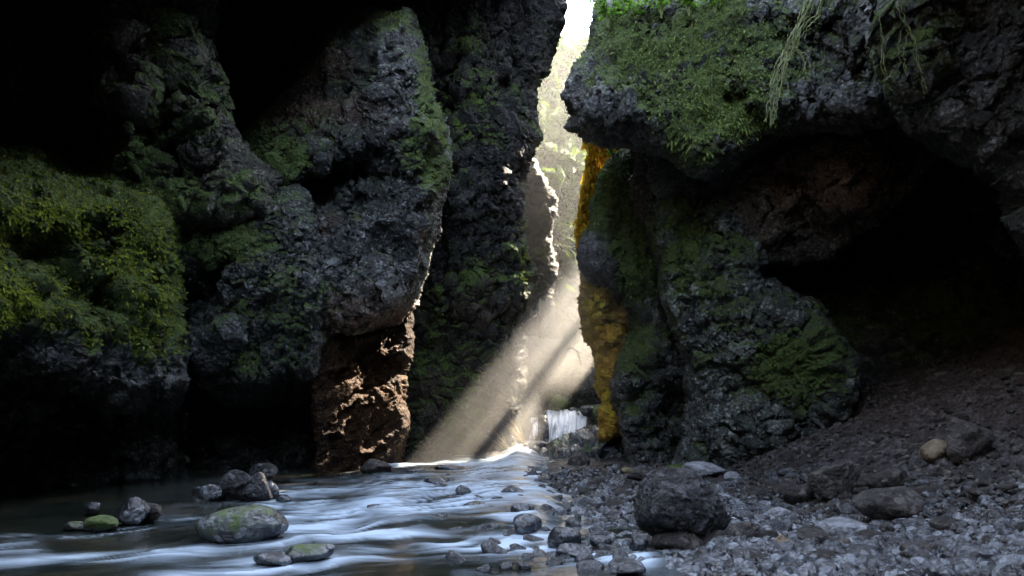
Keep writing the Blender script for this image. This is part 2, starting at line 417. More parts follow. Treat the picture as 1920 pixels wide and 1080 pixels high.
def build_ground():
    a = np.linspace(-1.1, 1.35, 900); d = 2.0 * (30 / 2.0) ** np.linspace(0, 1, 520)
    Aa, Dd = np.meshgrid(a, d); x = Aa * Dd; y = Dd
    z = gz(x.ravel(), y.ravel()).reshape(x.shape)
    P = np.stack([x, y, 0 * x], -1).astype(np.float32)
    f1, f2, cid = worley(P * 11, 5); g1, g2, gid = worley(P * 26, 8)
    damp = np.clip(1.4 - y / 14, .2, 1)
    z = z + (cid * sst((f2 - f1) * 2) * 0.045 + gid * sst((g2 - g1) * 2) * 0.016) * damp
    V = np.stack([x, y, z], -1).reshape(-1, 3)
    nr, nc = x.shape; I = np.arange(nr * nc).reshape(nr, nc)
    Fc = np.stack([I[:-1, :-1], I[:-1, 1:], I[1:, 1:], I[1:, :-1]], -1).reshape(-1, 4)
    me = make_mesh('ground', V, Fc, {'clast': (cid * .6 + gid * .4).ravel(), 'moss': np.zeros(V.shape[0]), 'warm': (0.25 * sst((x - 3) / 2)).ravel()}, True, [M_GROUND])
    tag(link('ground', me), kind='structure')
    # coarse ground behind and round the camera
    a = np.linspace(-14, 16, 60); b = np.linspace(-14, 2.05, 34)
    x, y = np.meshgrid(a, b); z = gz(x.ravel(), np.maximum(y.ravel(), 2.0)).reshape(x.shape) - 0.01
    V = np.stack([x, y, z], -1).reshape(-1, 3); nr, nc = x.shape; I = np.arange(nr * nc).reshape(nr, nc)
    Fc = np.stack([I[:-1, :-1], I[:-1, 1:], I[1:, 1:], I[1:, :-1]], -1).reshape(-1, 4)
    z0 = np.zeros(len(V)); me = make_mesh('ground', V, Fc, {'clast': z0 + .4, 'moss': z0, 'warm': z0}, True, [M_GROUND])
    tag(link('riverbed', me), kind='structure')
build_ground()

# ------------------------------------------------------------------ the canyon (large rock masses)
exec_masses = True
def cliffs():
    # left foreground: moss covered ledge with a dark undercut below it
    mass('cliff', [(-260, 250), (0, 285), (60, 275), (110, 300), (160, 318), (215, 300), (260, 335), (325, 335), (342, 420), (338, 520), (350, 610), (352, 690), (345, 800), (362, 940), (365, 1000), (-260, 1100)],
         (5.9, 0.66, 0, 0, 0), w=40, Rm=1.0, style='moss', feats=[(60, 480, 70, 45, -.35), (160, 560, 60, 40, -.3), (30, 640, 60, 30, -.3), (250, 480, 60, 110, .25), (100, 400, 120, 40, .2),
               (60, 800, 140, 120, -.5), (265, 860, 70, 80, .35), (200, 420, 30, 30, -.2), (310, 660, 30, 40, .1)],
         ledges=[([(-260, 400), (0, 385), (150, 390), (300, 400), (350, 420)], 1.5, 95, 'above'), ([(-260, 660), (0, 660), (120, 670), (200, 715), (350, 715)], 1.6, 70, 'below')],
         moss=[(150, 480, 260, 190, 1.05), (300, 600, 70, 110, .5), (120, 360, 200, 50, .4), (-120, 480, 200, 180, 1.0), (60, 700, 300, 50, -.9)], up=.5, mat=M_ROCK, blade=M_MOSS, bl=(.015, .055), dens=1.1,
         label='moss covered ledge of the left cliff', inset=35, rough_edge=24)
    # narrow rocky column above it
    mass('cliff', [(165, -120), (420, -120), (395, 60), (405, 120), (425, 190), (430, 240), (470, 290), (520, 330), (520, 420), (150, 420), (180, 330), (215, 215), (180, 195), (185, 120)],
         (8.2, .25, -.06, 200, 200), w=55, Rm=1.2, style='cobble', amp=1.25,
         feats=[(250, 170, 40, 60, .3), (370, 190, 60, 80, .3), (290, 200, 22, 80, -.35), (345, 300, 35, 30, -.7), (340, 20, 70, 90, -.4), (210, 205, 40, 12, .35), (240, 280, 30, 50, .2)],
         moss=[(265, 195, 35, 60, .7), (300, 260, 25, 60, .6), (315, 60, 22, 110, .8), (230, 290, 60, 60, .9), (300, 370, 120, 50, .9), (370, 180, 80, 90, .3)], up=.5, mat=M_ROCKB, blade=M_MOSSD, bl=(.02, .05), dens=.5,
         label='knobbly rock column above the moss covered ledge')
    # second ledge: gravelly shelf with a black recess beneath
    mass('cliff', [(320, 340), (420, 300), (560, 330), (600, 420), (620, 640), (605, 720), (600, 900), (500, 930), (330, 960), (330, 700)],
         (8.9, .25, 0, 340, 400), w=45, Rm=1.0, style='fine', amp=1.0,
         feats=[(380, 560, 45, 75, -.9), (450, 480, 60, 90, .2), (540, 560, 60, 90, .2), (410, 620, 30, 15, .3), (470, 790, 140, 90, -.5)],
         ledges=[([(320, 480), (400, 470), (460, 440), (560, 400)], .9, 90, 'above'), ([(320, 640), (450, 690), (640, 680)], 1.9, 80, 'below')],
         moss=[(420, 460, 80, 30, 1.1), (470, 620, 25, 90, .45), (400, 400, 70, 50, .7), (365, 450, 40, 60, .6), (560, 600, 40, 60, .4)], up=.6, mat=M_ROCK, blade=M_MOSSD, bl=(.02, .05), dens=.45, label='gravelly shelf left of the buttress')
    # big conglomerate buttress
    mass('cliff', [(420, 300), (450, 250), (505, 190), (560, 120), (600, 60), (650, 22), (770, 15), (786, 60), (802, 110), (812, 180), (830, 240), (838, 300), (832, 370), (812, 440), (795, 500), (785, 550), (762, 590), (700, 640), (610, 680), (540, 720), (430, 700), (420, 480)],
         (10.2, -.10, -.05, 600, 300), w=95, Rm=1.7, style='fine', amp=1.1,
         feats=[(650, 320, 70, 32, -1.3), (590, 375, 60, 45, -1.0), (700, 120, 80, 60, .15), (700, 240, 60, 60, .2), (790, 300, 30, 100, .15), (560, 300, 60, 30, .35), (600, 560, 120, 90, .3)],
         ledges=[([(420, 380), (500, 350), (560, 330), (620, 300), (700, 270)], .9, 110, 'above')],
         moss=[(480, 300, 70, 28, 1.1), (520, 310, 60, 20, .6), (795, 200, 22, 130, .9), (815, 290, 18, 60, .8), (740, 40, 60, 30, .35), (560, 250, 60, 20, .3)], up=.5,
         warm=[(560, 220, 140, 40, .5), (600, 130, 80, 30, .5), (560, 430, 60, 60, .3), (700, 620, 110, 60, .9)], mat=M_ROCK, blade=M_MOSS, bl=(.02, .05), dens=.4, label='big rounded conglomerate buttress of the left cliff', back=1.5)
    # iron stained wall foot
    mass('cliff', [(585, 640), (640, 630), (700, 620), (772, 575), (778, 640), (762, 700), (768, 780), (758, 850), (745, 900), (590, 900)],
         (9.9, .78, 0, 600, 700), w=14, Rm=.3, style='strata', amp=1.0, feats=[(690, 700, 60, 30, -.15)],
         warm=[(690, 720, 85, 120, 1.0)], base_moss=0, mat=M_RUST, label='iron stained foot of the left wall')
    # tall dark wall behind
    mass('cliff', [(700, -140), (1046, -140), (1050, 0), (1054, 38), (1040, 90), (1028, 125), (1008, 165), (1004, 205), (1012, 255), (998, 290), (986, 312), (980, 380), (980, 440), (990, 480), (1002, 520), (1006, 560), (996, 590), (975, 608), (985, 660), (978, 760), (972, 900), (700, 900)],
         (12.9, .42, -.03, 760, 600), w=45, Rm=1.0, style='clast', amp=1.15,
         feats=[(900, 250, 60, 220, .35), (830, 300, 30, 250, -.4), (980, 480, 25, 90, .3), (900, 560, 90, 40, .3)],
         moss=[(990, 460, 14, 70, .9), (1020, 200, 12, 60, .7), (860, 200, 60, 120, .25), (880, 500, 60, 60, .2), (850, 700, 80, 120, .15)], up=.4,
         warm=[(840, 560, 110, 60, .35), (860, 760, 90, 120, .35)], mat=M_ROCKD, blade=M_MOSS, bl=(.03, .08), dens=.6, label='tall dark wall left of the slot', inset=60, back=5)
    # spur in the slot, with the sunlit rim
    mass('cliff', [(900, 200), (960, 280), (1003, 300), (1024, 335), (1040, 375), (1042, 400), (1028, 425), (1026, 440), (1036, 470), (1040, 520), (1036, 560), (1047, 640), (1042, 760), (900, 820)],
         (18.0, .5, -.2, 1000, 500), w=9, Rm=.6, style='clast', amp=.8, edge=.75, mat=M_SLOT, label='grey spur inside the slot', rough_edge=5, back=4)
    # far sunlit wall
    mass('cliff', [(880, 80), (1020, 80), (1046, 66), (1060, 82), (1084, 80), (1100, 70), (1130, 78), (1200, 60), (1330, 60), (1330, 860), (880, 860)],
         (20.5, 2.2, -1.15, 1050, 600), w=14, Rm=.6, style='drape', amp=2.8,
         base_moss=.95, moss=[(1070, 500, 60, 120, -.3)], up=.2, mat=M_SLOT, blade=M_MOSSF, bl=(.12, .45), dens=.5, feats=[(1070, 330, 30, 60, 1.2), (1030, 230, 30, 50, -1.0), (1060, 480, 25, 60, 1.0), (1080, 160, 30, 40, -.8), (1050, 600, 25, 40, -.8)], label='far wall of the slot in full sun', rough_edge=8)
    # dark wall round the waterfall
    mass('cliff', [(890, 640), (960, 620), (1020, 640), (1060, 640), (1090, 600), (1110, 560), (1200, 540), (1240, 900), (890, 900)],
         (16.4, .35, 0, 1050, 700), w=25, Rm=.8, style='clast', amp=1.0, feats=[(1110, 660, 40, 60, .3)],
         moss=[(1080, 700, 60, 60, .7), (1140, 640, 40, 80, .4)], mat=M_ROCKB, blade=M_MOSSD, bl=(.04, .09), dens=.4, label='dark wall behind the waterfall', back=.5)
    # column right of the slot, golden backlight painted into its colour
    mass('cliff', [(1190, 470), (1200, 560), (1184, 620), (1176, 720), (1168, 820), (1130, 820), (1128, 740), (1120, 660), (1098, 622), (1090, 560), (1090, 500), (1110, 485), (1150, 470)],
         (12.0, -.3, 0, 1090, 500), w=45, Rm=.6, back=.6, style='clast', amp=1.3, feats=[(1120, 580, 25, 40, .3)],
         moss=[(1105, 440, 25, 50, .9)], warm=[(1130, 500, 120, 400, .8)], mat=M_GOLD, blade=M_MOSSG, bl=(.04, .11), dens=.9, label='moss covered column right of the slot, golden backlight put into its colour', base_moss=.5, rough_edge=6)
    # moss curtain hanging free under the nose, golden backlight put into its colour
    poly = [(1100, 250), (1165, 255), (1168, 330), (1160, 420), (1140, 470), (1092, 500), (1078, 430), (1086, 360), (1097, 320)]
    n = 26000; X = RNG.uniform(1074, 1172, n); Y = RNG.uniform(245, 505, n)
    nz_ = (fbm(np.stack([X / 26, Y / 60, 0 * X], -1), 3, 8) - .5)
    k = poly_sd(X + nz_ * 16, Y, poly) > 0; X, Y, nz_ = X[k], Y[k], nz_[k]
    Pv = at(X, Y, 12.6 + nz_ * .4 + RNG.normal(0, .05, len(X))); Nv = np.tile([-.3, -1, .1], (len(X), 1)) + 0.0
    make_blades(Pv, Nv, np.full(len(X), .012), M_MOSSG, (.05, .14), 1.2, 'the lip under the nose, a curtain with golden backlight in its colour')
    # lower mossy buttress, right
    mass('cliff', [(1118, 330), (1138, 300), (1165, 282), (1195, 284), (1225, 300), (1260, 420), (1260, 560), (1300, 680), (1310, 800), (1300, 900), (1180, 890), (1168, 800), (1150, 750), (1152, 700), (1180, 640), (1192, 590), (1165, 560), (1120, 540), (1095, 505), (1086, 470), (1108, 420), (1112, 380)],
         (11.1, -.2, 0, 1150, 500), back=.5, w=45, Rm=.8, style='drape', amp=1.15,
         feats=[(1115, 490, 28, 40, .08), (1240, 770, 50, 80, -1.1), (1200, 450, 60, 80, .25), (1190, 590, 30, 30, -.4)],
         moss=[(1170, 390, 70, 110, .95), (1200, 500, 40, 60, .9), (1190, 640, 30, 110, .8), (1110, 500, 30, 40, -1.2), (1240, 640, 30, 40, .3)], up=.4, mat=M_ROCK, blade=M_MOSSD, bl=(.025, .07), dens=.8, label='draped mossy buttress right of the golden column')
    # grey conglomerate pillar
    mass('cliff', [(1195, 250), (1400, 300), (1440, 430), (1425, 520), (1540, 590), (1600, 680), (1590, 780), (1480, 900), (1240, 900), (1286, 820), (1292, 740), (1270, 640), (1238, 540), (1222, 440)],
         (9.8, -.28, 0, 1250, 600), w=45, Rm=1.2, style='cobble', amp=.95,
         feats=[(1300, 360, 60, 60, -.3), (1420, 380, 90, 50, -.3), (1380, 540, 90, 90, .2), (1500, 480, 60, 60, -.3), (1430, 800, 100, 40, .15)],
         moss=[(1310, 500, 90, 90, .42), (1490, 680, 80, 80, 1.0), (1270, 420, 40, 80, .4), (1340, 620, 60, 60, .3)], up=.3, mat=M_ROCKG, blade=M_MOSSD, bl=(.02, .05), dens=.3, label='grey green conglomerate pillar of the right cliff')
    # overhanging mossy nose, right
    mass('cliff', [(1116, -40), (1112, 20), (1114, 48), (1098, 88), (1078, 120), (1064, 155), (1058, 185), (1072, 215), (1068, 240), (1098, 262), (1136, 274), (1200, 284), (1255, 300), (1290, 322), (1330, 330), (1390, 300), (1450, 262), (1510, 250), (1600, 250), (1700, 235), (1780, 100), (1780, -200), (1500, -200), (1400, -40)],
         (8.6, -.22, -.25, 1100, 200), w=85, Rm=1.6, style='drape', amp=1.2,
         feats=[(1240, 50, 40, 25, -.3), (1180, 200, 70, 50, .25), (1470, 90, 60, 70, -.2), (1420, 140, 50, 60, .2), (1560, 120, 60, 80, -.5)],
         ledges=[([(1100, 60), (1250, 50), (1400, 30), (1780, 20)], 2.2, 140, 'above')],
         moss=[(1340, 180, 130, 90, .9), (1300, 280, 50, 30, .6), (1200, 60, 120, 60, .5), (1180, 150, 80, 60, .35), (1420, 60, 120, 70, .5), (1400, 220, 70, 30, .7), (1560, 330, 120, 90, -.8), (1130, 220, 60, 40, -.6)],
         up=.5, warm=[(1560, 300, 120, 80, .45)], mat=M_ROCK, blade=M_MOSSD, bl=(.02, .06), dens=.85, droop=.9, label='overhanging mossy nose of the right cliff', inset=30, back=.7)
    # brown underside of the nose, running back into the cave
    mass('cliff', [(1180, 230), (1500, 180), (1740, 170), (1780, 290), (1700, 380), (1620, 440), (1540, 490), (1420, 500), (1300, 470), (1200, 400)],
         (9.9, -.25, .12, 1250, 300), w=30, Rm=.5, style='fine', amp=1.2, feats=[(1450, 400, 60, 40, .3), (1560, 330, 60, 50, .3), (1360, 350, 40, 40, -.3)], base_moss=.12,
         warm=[(1500, 330, 150, 90, .55)], mat=M_ROCKB, label='brown underside of the overhanging nose', back=2.0)
    # back of the cave
    mass('cliff', [(1380, 150), (2300, 100), (2300, 900), (1380, 950)], (11.2, -.28, 0, 1500, 600), w=50, Rm=.5, style='cobble', amp=1.1,
         moss=[(1700, 600, 200, 60, .3)], mat=M_ROCK, label='back wall of the cave under the right cliff', step=3.4, feats=[(1700, 430, 150, 110, -1.5)])
    # nearest roof of the right cliff
    mass('cliff', [(1600, -200), (1616, 20), (1640, 100), (1672, 165), (1700, 215), (1725, 250), (1790, 285), (1840, 318), (1872, 355), (1890, 420), (1925, 480), (2020, 560), (2400, 700), (2400, -200)],
         (6.6, -.28, 0, 1650, 200), w=70, Rm=1.6, style='cobble', amp=.9, feats=[(1700, 120, 60, 110, .25), (1850, 150, 100, 100, .1)],
         moss=[(1690, 130, 50, 130, .4)], up=.3, mat=M_ROCK, back=4.5, inset=20, label='nearest overhang of the right cliff', step=3.0, blade=M_MOSSD, bl=(.02, .04), dens=.3)
    # mound below the fall
    mass('cliff', [(975, 885), (988, 858), (1030, 860), (1052, 846), (1074, 830), (1110, 812), (1140, 790), (1170, 775), (1215, 790), (1250, 900), (975, 900)],
         (12.6, -.2, -.4, 1050, 860), w=26, Rm=.8, style='cobble', amp=1.1, edge=.7, base_moss=.15, moss=[(1060, 855, 60, 20, .3)], up=.4, mat=M_WET, blade=M_MOSSD, bl=(.03, .06), dens=.15, label='rocky mound below the waterfall', rough_edge=6)
cliffs()

# ------------------------------------------------------------------ canyon walls and roof beyond the frame
def surf(name, fn, nu, nv, mat, amp=.5, hole=None):
    u, v = np.meshgrid(np.linspace(0, 1, nu), np.linspace(0, 1, nv))
    P = fn(u, v)
    du = np.gradient(P, axis=1); dv = np.gradient(P, axis=0); Nn = np.cross(du, dv); Nn /= np.linalg.norm(Nn, axis=-1, keepdims=True) + 1e-9
    P = P + Nn * (amp * (fbm(P * .7, 4, 3) - .5) + .25 * amp * (ridged(P * 2.2, 3, 5) - .5))[..., None]
    I = np.arange(nu * nv).reshape(nv, nu)
    Fc = np.stack([I[:-1, :-1], I[:-1, 1:], I[1:, 1:], I[1:, :-1]], -1)
    if hole is not None:
        c = (P[:-1, :-1] + P[1:, 1:]) / 2; Fc = Fc[~hole(c)]
    z = np.zeros(nu * nv)
    me = make_mesh(name, P.reshape(-1, 3), Fc.reshape(-1, 4), {'moss': z + .1, 'clast': vnoise(P * 4, 3).ravel(), 'warm': z}, True, [mat])
    return tag(link(name, me), kind='structure')

def lerp(a, b, t): return a + (b - a) * t
TOP = 20.0
# left roof rising away from the camera, then the upper left wall
ys = [-8, 0, 5, 7, 9, 11, 12, 14, 20]; xl = [-3.2, -3.2, -3.2, -3.1, -2.1, -.3, .5, 1.0, 1.3]
def roof_l(u, v):
    y = lerp(-8, 15, v); xe = np.interp(y, ys, xl); x = lerp(-12, xe, u)
    return np.stack([x, y, 1.9 + .63 * np.maximum(y, 3.2) + .02 * (xe - x) ** 2], -1)
surf('canyon_roof', roof_l, 90, 120, M_ROCKB, .5)
def up_l(u, v):
    y = lerp(-8, 15, u); xe = np.interp(y, ys, xl); z0 = 1.9 + .63 * np.maximum(y, 3.2)
    return np.stack([xe - 2.2 * v, y, lerp(z0, np.maximum(z0 + 1, 12.5), v)], -1)
surf('canyon_wall', up_l, 90, 50, M_ROCKB, .6)
surf('canyon_wall', lambda u, v: np.stack([-6.5 - 0 * u, lerp(-8, 24, u), lerp(-1, 12, v)], -1), 60, 30, M_ROCKB, .8)
surf('canyon_wall', lambda u, v: np.stack([lerp(-12, -.6, u), 13.8 + 0 * u, lerp(-1, 11.5, v)], -1), 60, 40, M_ROCKB, .6)
# right side: wall, roof over the bank, upper wall
yr = [-8, 0, 4, 6, 8, 10, 14]; xr = [2.6, 2.6, 2.9, 3.3, 3.6, 4.2, 4.2]
def roof_r(u, v):
    y = lerp(-8, 12, v); xe = np.interp(y, yr, xr); x = lerp(xe, 14, u)
    return np.stack([x, y, 1.9 + .63 * np.maximum(y, 3.2)], -1)
surf('canyon_roof', roof_r, 80, 100, M_ROCK, .5)
def up_r(u, v):
    y = lerp(-8, 13, u); xe = np.interp(y, yr, xr); z0 = 1.9 + .63 * np.maximum(y, 3.2)
    return np.stack([xe + 1.6 * v, y, lerp(z0, np.maximum(z0 + 1, 12.5), v)], -1)
surf('canyon_wall', up_r, 120, 90, M_ROCK, .6, lambda c: (c[..., 1] > 9.6) & (c[..., 1] < 11.8) & (c[..., 2] < 9.8))  # notch opened in the unseen wall so sun reaches the shrubs
surf('canyon_wall', lambda u, v: np.stack([9.5 + 0 * u, lerp(-8, 26, u), lerp(-1, 12, v)], -1), 60, 30, M_ROCK, .8)
surf('canyon_wall', lambda u, v: np.stack([lerp(-13, 14, u), -8 + 0 * u, lerp(-1, 8.0, v)], -1), 60, 40, M_ROCK, .6)  # unseen wall added to shut out flat light from behind the camera
# unseen far right wall, its gaps shaped to throw the sunbeams
def beam_gaps(c):
    """gaps in the far right wall; placed to aim the sunbeams, rims broken at random to soften beam edges"""
    y, z = c[..., 1], c[..., 2]
    n = (fbm(c * 1.7, 3, 44) - .5); rnd = RNG.random(y.shape)
    def win(y0, y1, z0, z1, so=.42):
        d = np.minimum(np.minimum(y - y0, y1 - y), np.minimum(z - z0, z1 - z)) + n * .5
        return sst(d / so + .5) > rnd
    a = win(15.35, 16.25, 5.2, 6.45) | win(15.4, 16.75, 3.5, 4.7) | win(15.95, 16.5, 6.9, 9.9, .2)
    b = win(16.95, 17.5, 4.2, 6.2)
    g = win(13.75, 14.45, 4.6, 8.1, .25)
    f = (y > 19.8 + n * .6) & (z > 6.2 + n)
    return a | b | f | g
surf('canyon_wall', lambda u, v: np.stack([3.2 + 0 * u, lerp(13.0, 30, u), lerp(-1, 14, v)], -1), 520, 460, M_ROCKB, .3, beam_gaps)
surf('canyon_wall', lambda u, v: np.stack([lerp(3.2, 9.5, u), 13.0 + 0 * u, lerp(-1, 13, v)], -1), 40, 60, M_ROCKB, .5)

# ------------------------------------------------------------------ mist drifting over the fall
def box_mesh(name, lo, hi, mat):
    v = [(x, y, z) for x in (lo[0], hi[0]) for y in (lo[1], hi[1]) for z in (lo[2], hi[2])]
    f = [(0, 1, 3, 2), (4, 6, 7, 5), (0, 4, 5, 1), (2, 3, 7, 6), (0, 2, 6, 4), (1, 5, 7, 3)]
    me = bpy.data.meshes.new(name); me.from_pydata(v, [], f); me.materials.append(mat); return link(name, me)
m = bpy.data.materials.new('mist_air'); m.use_nodes = True; t = m.node_tree; t.nodes.clear()
o_ = t.nodes.new('ShaderNodeOutputMaterial'); vs = t.nodes.new('ShaderNodeVolumePrincipled')
vs.inputs['Density'].default_value = 0.006; vs.inputs['Anisotropy'].default_value = 0.55; vs.inputs['Color'].default_value = (.95, .93, .9, 1)
t.links.new(vs.outputs[0], o_.inputs['Volume'])
tag(box_mesh('mist', (-2.6, 16.02, -.5), (3.0, 27, 14), m), kind='stuff', label='thin pale mist filling the far slot')
m = bpy.data.materials.new('spray_air'); m.use_nodes = True; t = m.node_tree; t.nodes.clear()
o_ = t.nodes.new('ShaderNodeOutputMaterial'); vs = t.nodes.new('ShaderNodeVolumePrincipled')
vs.inputs['Anisotropy'].default_value = 0.55; vs.inputs['Color'].default_value = (.96, .93, .88, 1)
ge = t.nodes.new('ShaderNodeNewGeometry'); sx = t.nodes.new('ShaderNodeSeparateXYZ'); t.links.new(ge.outputs['Position'], sx.inputs[0])
# density cut along the sunbeam slope so light above it stays unseen
hh = mth(t, 'SUBTRACT', mth(t, 'ADD', mth(t, 'MULTIPLY', sx.outputs[0], 1.283), 2.45), sx.outputs[2])
mr = t.nodes.new('ShaderNodeMapRange'); mr.interpolation_type = 'SMOOTHSTEP'; mr.inputs[1].default_value = 0.0; mr.inputs[2].default_value = .8
t.links.new(hh, mr.inputs[0])
nz = mth(t, 'MULTIPLY', mth(t, 'SUBTRACT', noise_n(t, ge.outputs['Position'], 1.5, 3), .22), 2.0, True)
ma = t.nodes.new('ShaderNodeMapRange'); ma.interpolation_type = 'SMOOTHSTEP'; ma.inputs[1].default_value = .25; ma.inputs[2].default_value = .7; t.links.new(sx.outputs[0], ma.inputs[0])
mb = t.nodes.new('ShaderNodeMapRange'); mb.interpolation_type = 'SMOOTHSTEP'; mb.inputs[1].default_value = 2.0; mb.inputs[2].default_value = 1.0; t.links.new(sx.outputs[2], mb.inputs[0])
cut = mth(t, 'SUBTRACT', 1.0, mth(t, 'MULTIPLY', mth(t, 'MULTIPLY', ma.outputs[0], mb.outputs[0]), .92))
dn = mth(t, 'MULTIPLY', mth(t, 'MULTIPLY', mth(t, 'MULTIPLY', mr.outputs[0], cut), .12), mth(t, 'ADD', nz, .5))
t.links.new(dn, vs.inputs['Density']); t.links.new(vs.outputs[0], o_.inputs['Volume'])
def zt_(x): return 2.45 + 1.283 * x
v = [(x, y, z) for x in (-2.0, 2.4) for y in (10.3, 16.0) for z in (-.5, zt_(x))]
f = [(0, 1, 3, 2), (4, 6, 7, 5), (0, 4, 5, 1), (2, 3, 7, 6), (0, 2, 6, 4), (1, 5, 7, 3)]
me = bpy.data.meshes.new('spray_mist'); me.from_pydata(v, [], f); me.materials.append(m)
tag(link('spray_mist', me), kind='stuff', label='pale spray mist hanging over the waterfall')

# ------------------------------------------------------------------ water
def seg_field(X, Y, pts, wd, k=1.0):
    best = np.full(X.shape, 1e9)
    for (x0, y0), (x1, y1) in zip(pts[:-1], pts[1:]):
        dx, dy = x1 - x0, (y1 - y0)
        t = np.clip(((X - x0) * dx + (Y - y0) * dy * k * k) / (dx * dx + dy * dy * k * k), 0, 1)
        best = np.minimum(best, (X - x0 - t * dx) ** 2 + ((Y - y0 - t * dy) * k) ** 2)
    return np.exp(-best / wd ** 2)
FOAM = [([(1040, 905), (940, 925), (850, 945), (740, 960)], 50, .75, 2.2), ([(860, 915), (760, 925), (690, 960), (600, 985)], 45, .6, 2.2),
        ([(540, 985), (620, 1002), (700, 1006), (860, 1024), (960, 1024), (1080, 1035), (1200, 1050)], 34, 1.0, 2.6),
        ([(760, 900), (660, 915), (560, 925), (510, 938)], 26, .4, 3), ([(560, 1010), (470, 1024), (340, 1036), (180, 1048), (-100, 1056)], 30, .45, 3),
        ([(350, 965), (290, 975), (180, 992), (60, 1004), (-100, 1010)], 20, .28, 3), ([(700, 1040), (620, 1050), (500, 1062), (380, 1080), (300, 1090)], 36, .45, 2.5),
        ([(960, 990), (990, 1010), (1040, 1022)], 40, .6, 2), ([(600, 945), (530, 975), (520, 1000)], 30, .5, 2.2), ([(1000, 940), (1080, 960), (1120, 990)], 20, .4, 2.2),
        ([(730, 878), (800, 877), (900, 872), (1000, 868)], 8, .6, 2), ([(960, 868), (930, 860), (985, 846), (1010, 836)], 34, 1.0, 1.3), ([(880, 880), (940, 872)], 30, .9, 1.5), ([(-50, 1030), (60, 1025)], 22, .4, 2)]  # streak on the pool lip: foam raised for the sunbeam's bright foot
for sx_, sy_, sw_ in [(437, 1020, 90), (505, 1064, 45), (572, 1058, 50), (868, 934, 20), (990, 1008, 34), (980, 970, 26), (1060, 1030, 40), (1078, 1046, 40), (1130, 1030, 28), (890, 955, 26), (790, 967, 22), (705, 960, 30), (530, 942, 18), (178, 995, 34), (238, 984, 34)]:
    FOAM.append(([(sx_ + sw_, sy_ + 2), (sx_, sy_ + 9), (sx_ - sw_ * 1.6, sy_ + 12)], 9, .6, 2.2))
def build_water():
    px = np.arange(-330, 1345, 2.6)
    rows = np.concatenate([np.arange(826, 900, 1.0), np.arange(900, 1180, 1.8)])
    X, Y = np.meshgrid(px, rows)
    yy = F * CAMH / (Y - HOR); xx = (X - 960) / F * yy
    P = np.stack([xx, yy, 0 * xx], -1).astype(np.float32)
    # flow runs from the slot towards lower left
    ang = np.interp(yy, [4, 6, 9, 12], [R(158), R(155), R(145), R(110)])
    al = xx * -np.cos(R(155)) * -1 + 0; ca, sa = math.cos(R(158)), math.sin(R(158))
    al = xx * ca - yy * sa; ac = xx * sa + yy * ca
    wrp = (fbm(P * .9, 3, 5) - .5) * 1.3
    Q = np.stack([al * .9, ac * 3.4 + wrp * 2.8, 0 * xx], -1)
    st = fbm(Q, 4, 62); st2 = fbm(Q * 2.7, 3, 64)
    foam = np.zeros_like(X)
    for pts, wd, a, k in FOAM: foam = np.maximum(foam, a * seg_field(X + (st - .5) * 60, Y + (fbm(P * 1.5, 3, 9) - .5) * 16, pts, wd, k))
    st4 = fbm(Q * np.array([3.2, 5.5, 1]), 3, 66)
    foam = np.clip(foam * (0.04 + 1.6 * sst((st * .42 + st2 * .33 + st4 * .25 - .33) * 3.2)) ** 1.1 + .10 * sst((st2 - .45) * 4) * sst((X - 100) / 500), 0, 1)
    riff = np.interp(X, [640, 700, 760, 840, 960, 1010, 1060], [1010, 1000, 990, 994, 1000, 1000, 990])
    drop = sst((riff + 12 - Y) / 24) * sst((X - 640) / 90) * sst((1060 - X) / 60)
    near = np.clip(7 / yy, .2, 1)
    z = .035 * (st - .5) + .05 * (fbm(P * np.array([1.5, 1.5, 1]), 3, 70) - .5) + .05 * drop + .03 * np.exp(-((Y - riff + 6) / 12) ** 2) * (fbm(P * np.array([5, 2, 1]), 2, 71)) * sst((X - 640) / 90) * sst((1060 - X) / 60)
    z = z + .02 * foam * st2
    z = z + .45 * seg_field(X, Y, [(970, 858), (1000, 842)], 26, 1.6) * .35
    V = np.stack([xx, yy, z], -1).reshape(-1, 3)
    nr, nc = X.shape; I = np.arange(nr * nc).reshape(nr, nc)
    Fc = np.stack([I[:-1, :-1], I[:-1, 1:], I[1:, 1:], I[1:, :-1]], -1).reshape(-1, 4)
    m, t, b, out = new_mat('stream_water')
    tc = t.nodes.new('ShaderNodeTexCoord')
    mp = t.nodes.new('ShaderNodeMapping'); mp.inputs['Rotation'].default_value = (0, 0, R(22)); mp.inputs['Scale'].default_value = (1.0, 4, 1)
    t.links.new(tc.outputs['Object'], mp.inputs[0])
    n = noise_n(t, mp.outputs[0], 2.4, 5, .55, .4)
    fa = attr(t, 'foam'); f = mth(t, 'MULTIPLY', fa, mth(t, 'ADD', mth(t, 'MULTIPLY', n, 1.1), .45), True)
    gl = t.nodes.new('ShaderNodeBsdfPrincipled')
    nb = noise_n(t, tc.outputs['Object'], 1.3, 4)
    gcol = ramp(t, nb, [(.35, (.006, .009, .008)), (.5, (.014, .017, .013)), (.65, (.028, .024, .015))])
    t.links.new(gcol, gl.inputs['Base Color']); gl.inputs['Roughness'].default_value = .12; gl.inputs['IOR'].default_value = 1.33
    bp = t.nodes.new('ShaderNodeBump'); bp.inputs['Strength'].default_value = .25; bp.inputs['Distance'].default_value = .03
    t.links.new(n, bp.inputs['Height']); t.links.new(bp.outputs[0], gl.inputs['Normal'])
    b.inputs['Base Color'].default_value = (.42, .52, .62, 1); b.inputs['Roughness'].default_value = .6
    mx = t.nodes.new('ShaderNodeMixShader'); t.links.new(f, mx.inputs[0]); t.links.new(gl.outputs[0], mx.inputs[1]); t.links.new(b.outputs[0], mx.inputs[2])
    t.links.new(mx.outputs[0], out.inputs[0])
    me = make_mesh('water', V, Fc, {'foam': foam.ravel()}, True, [m])
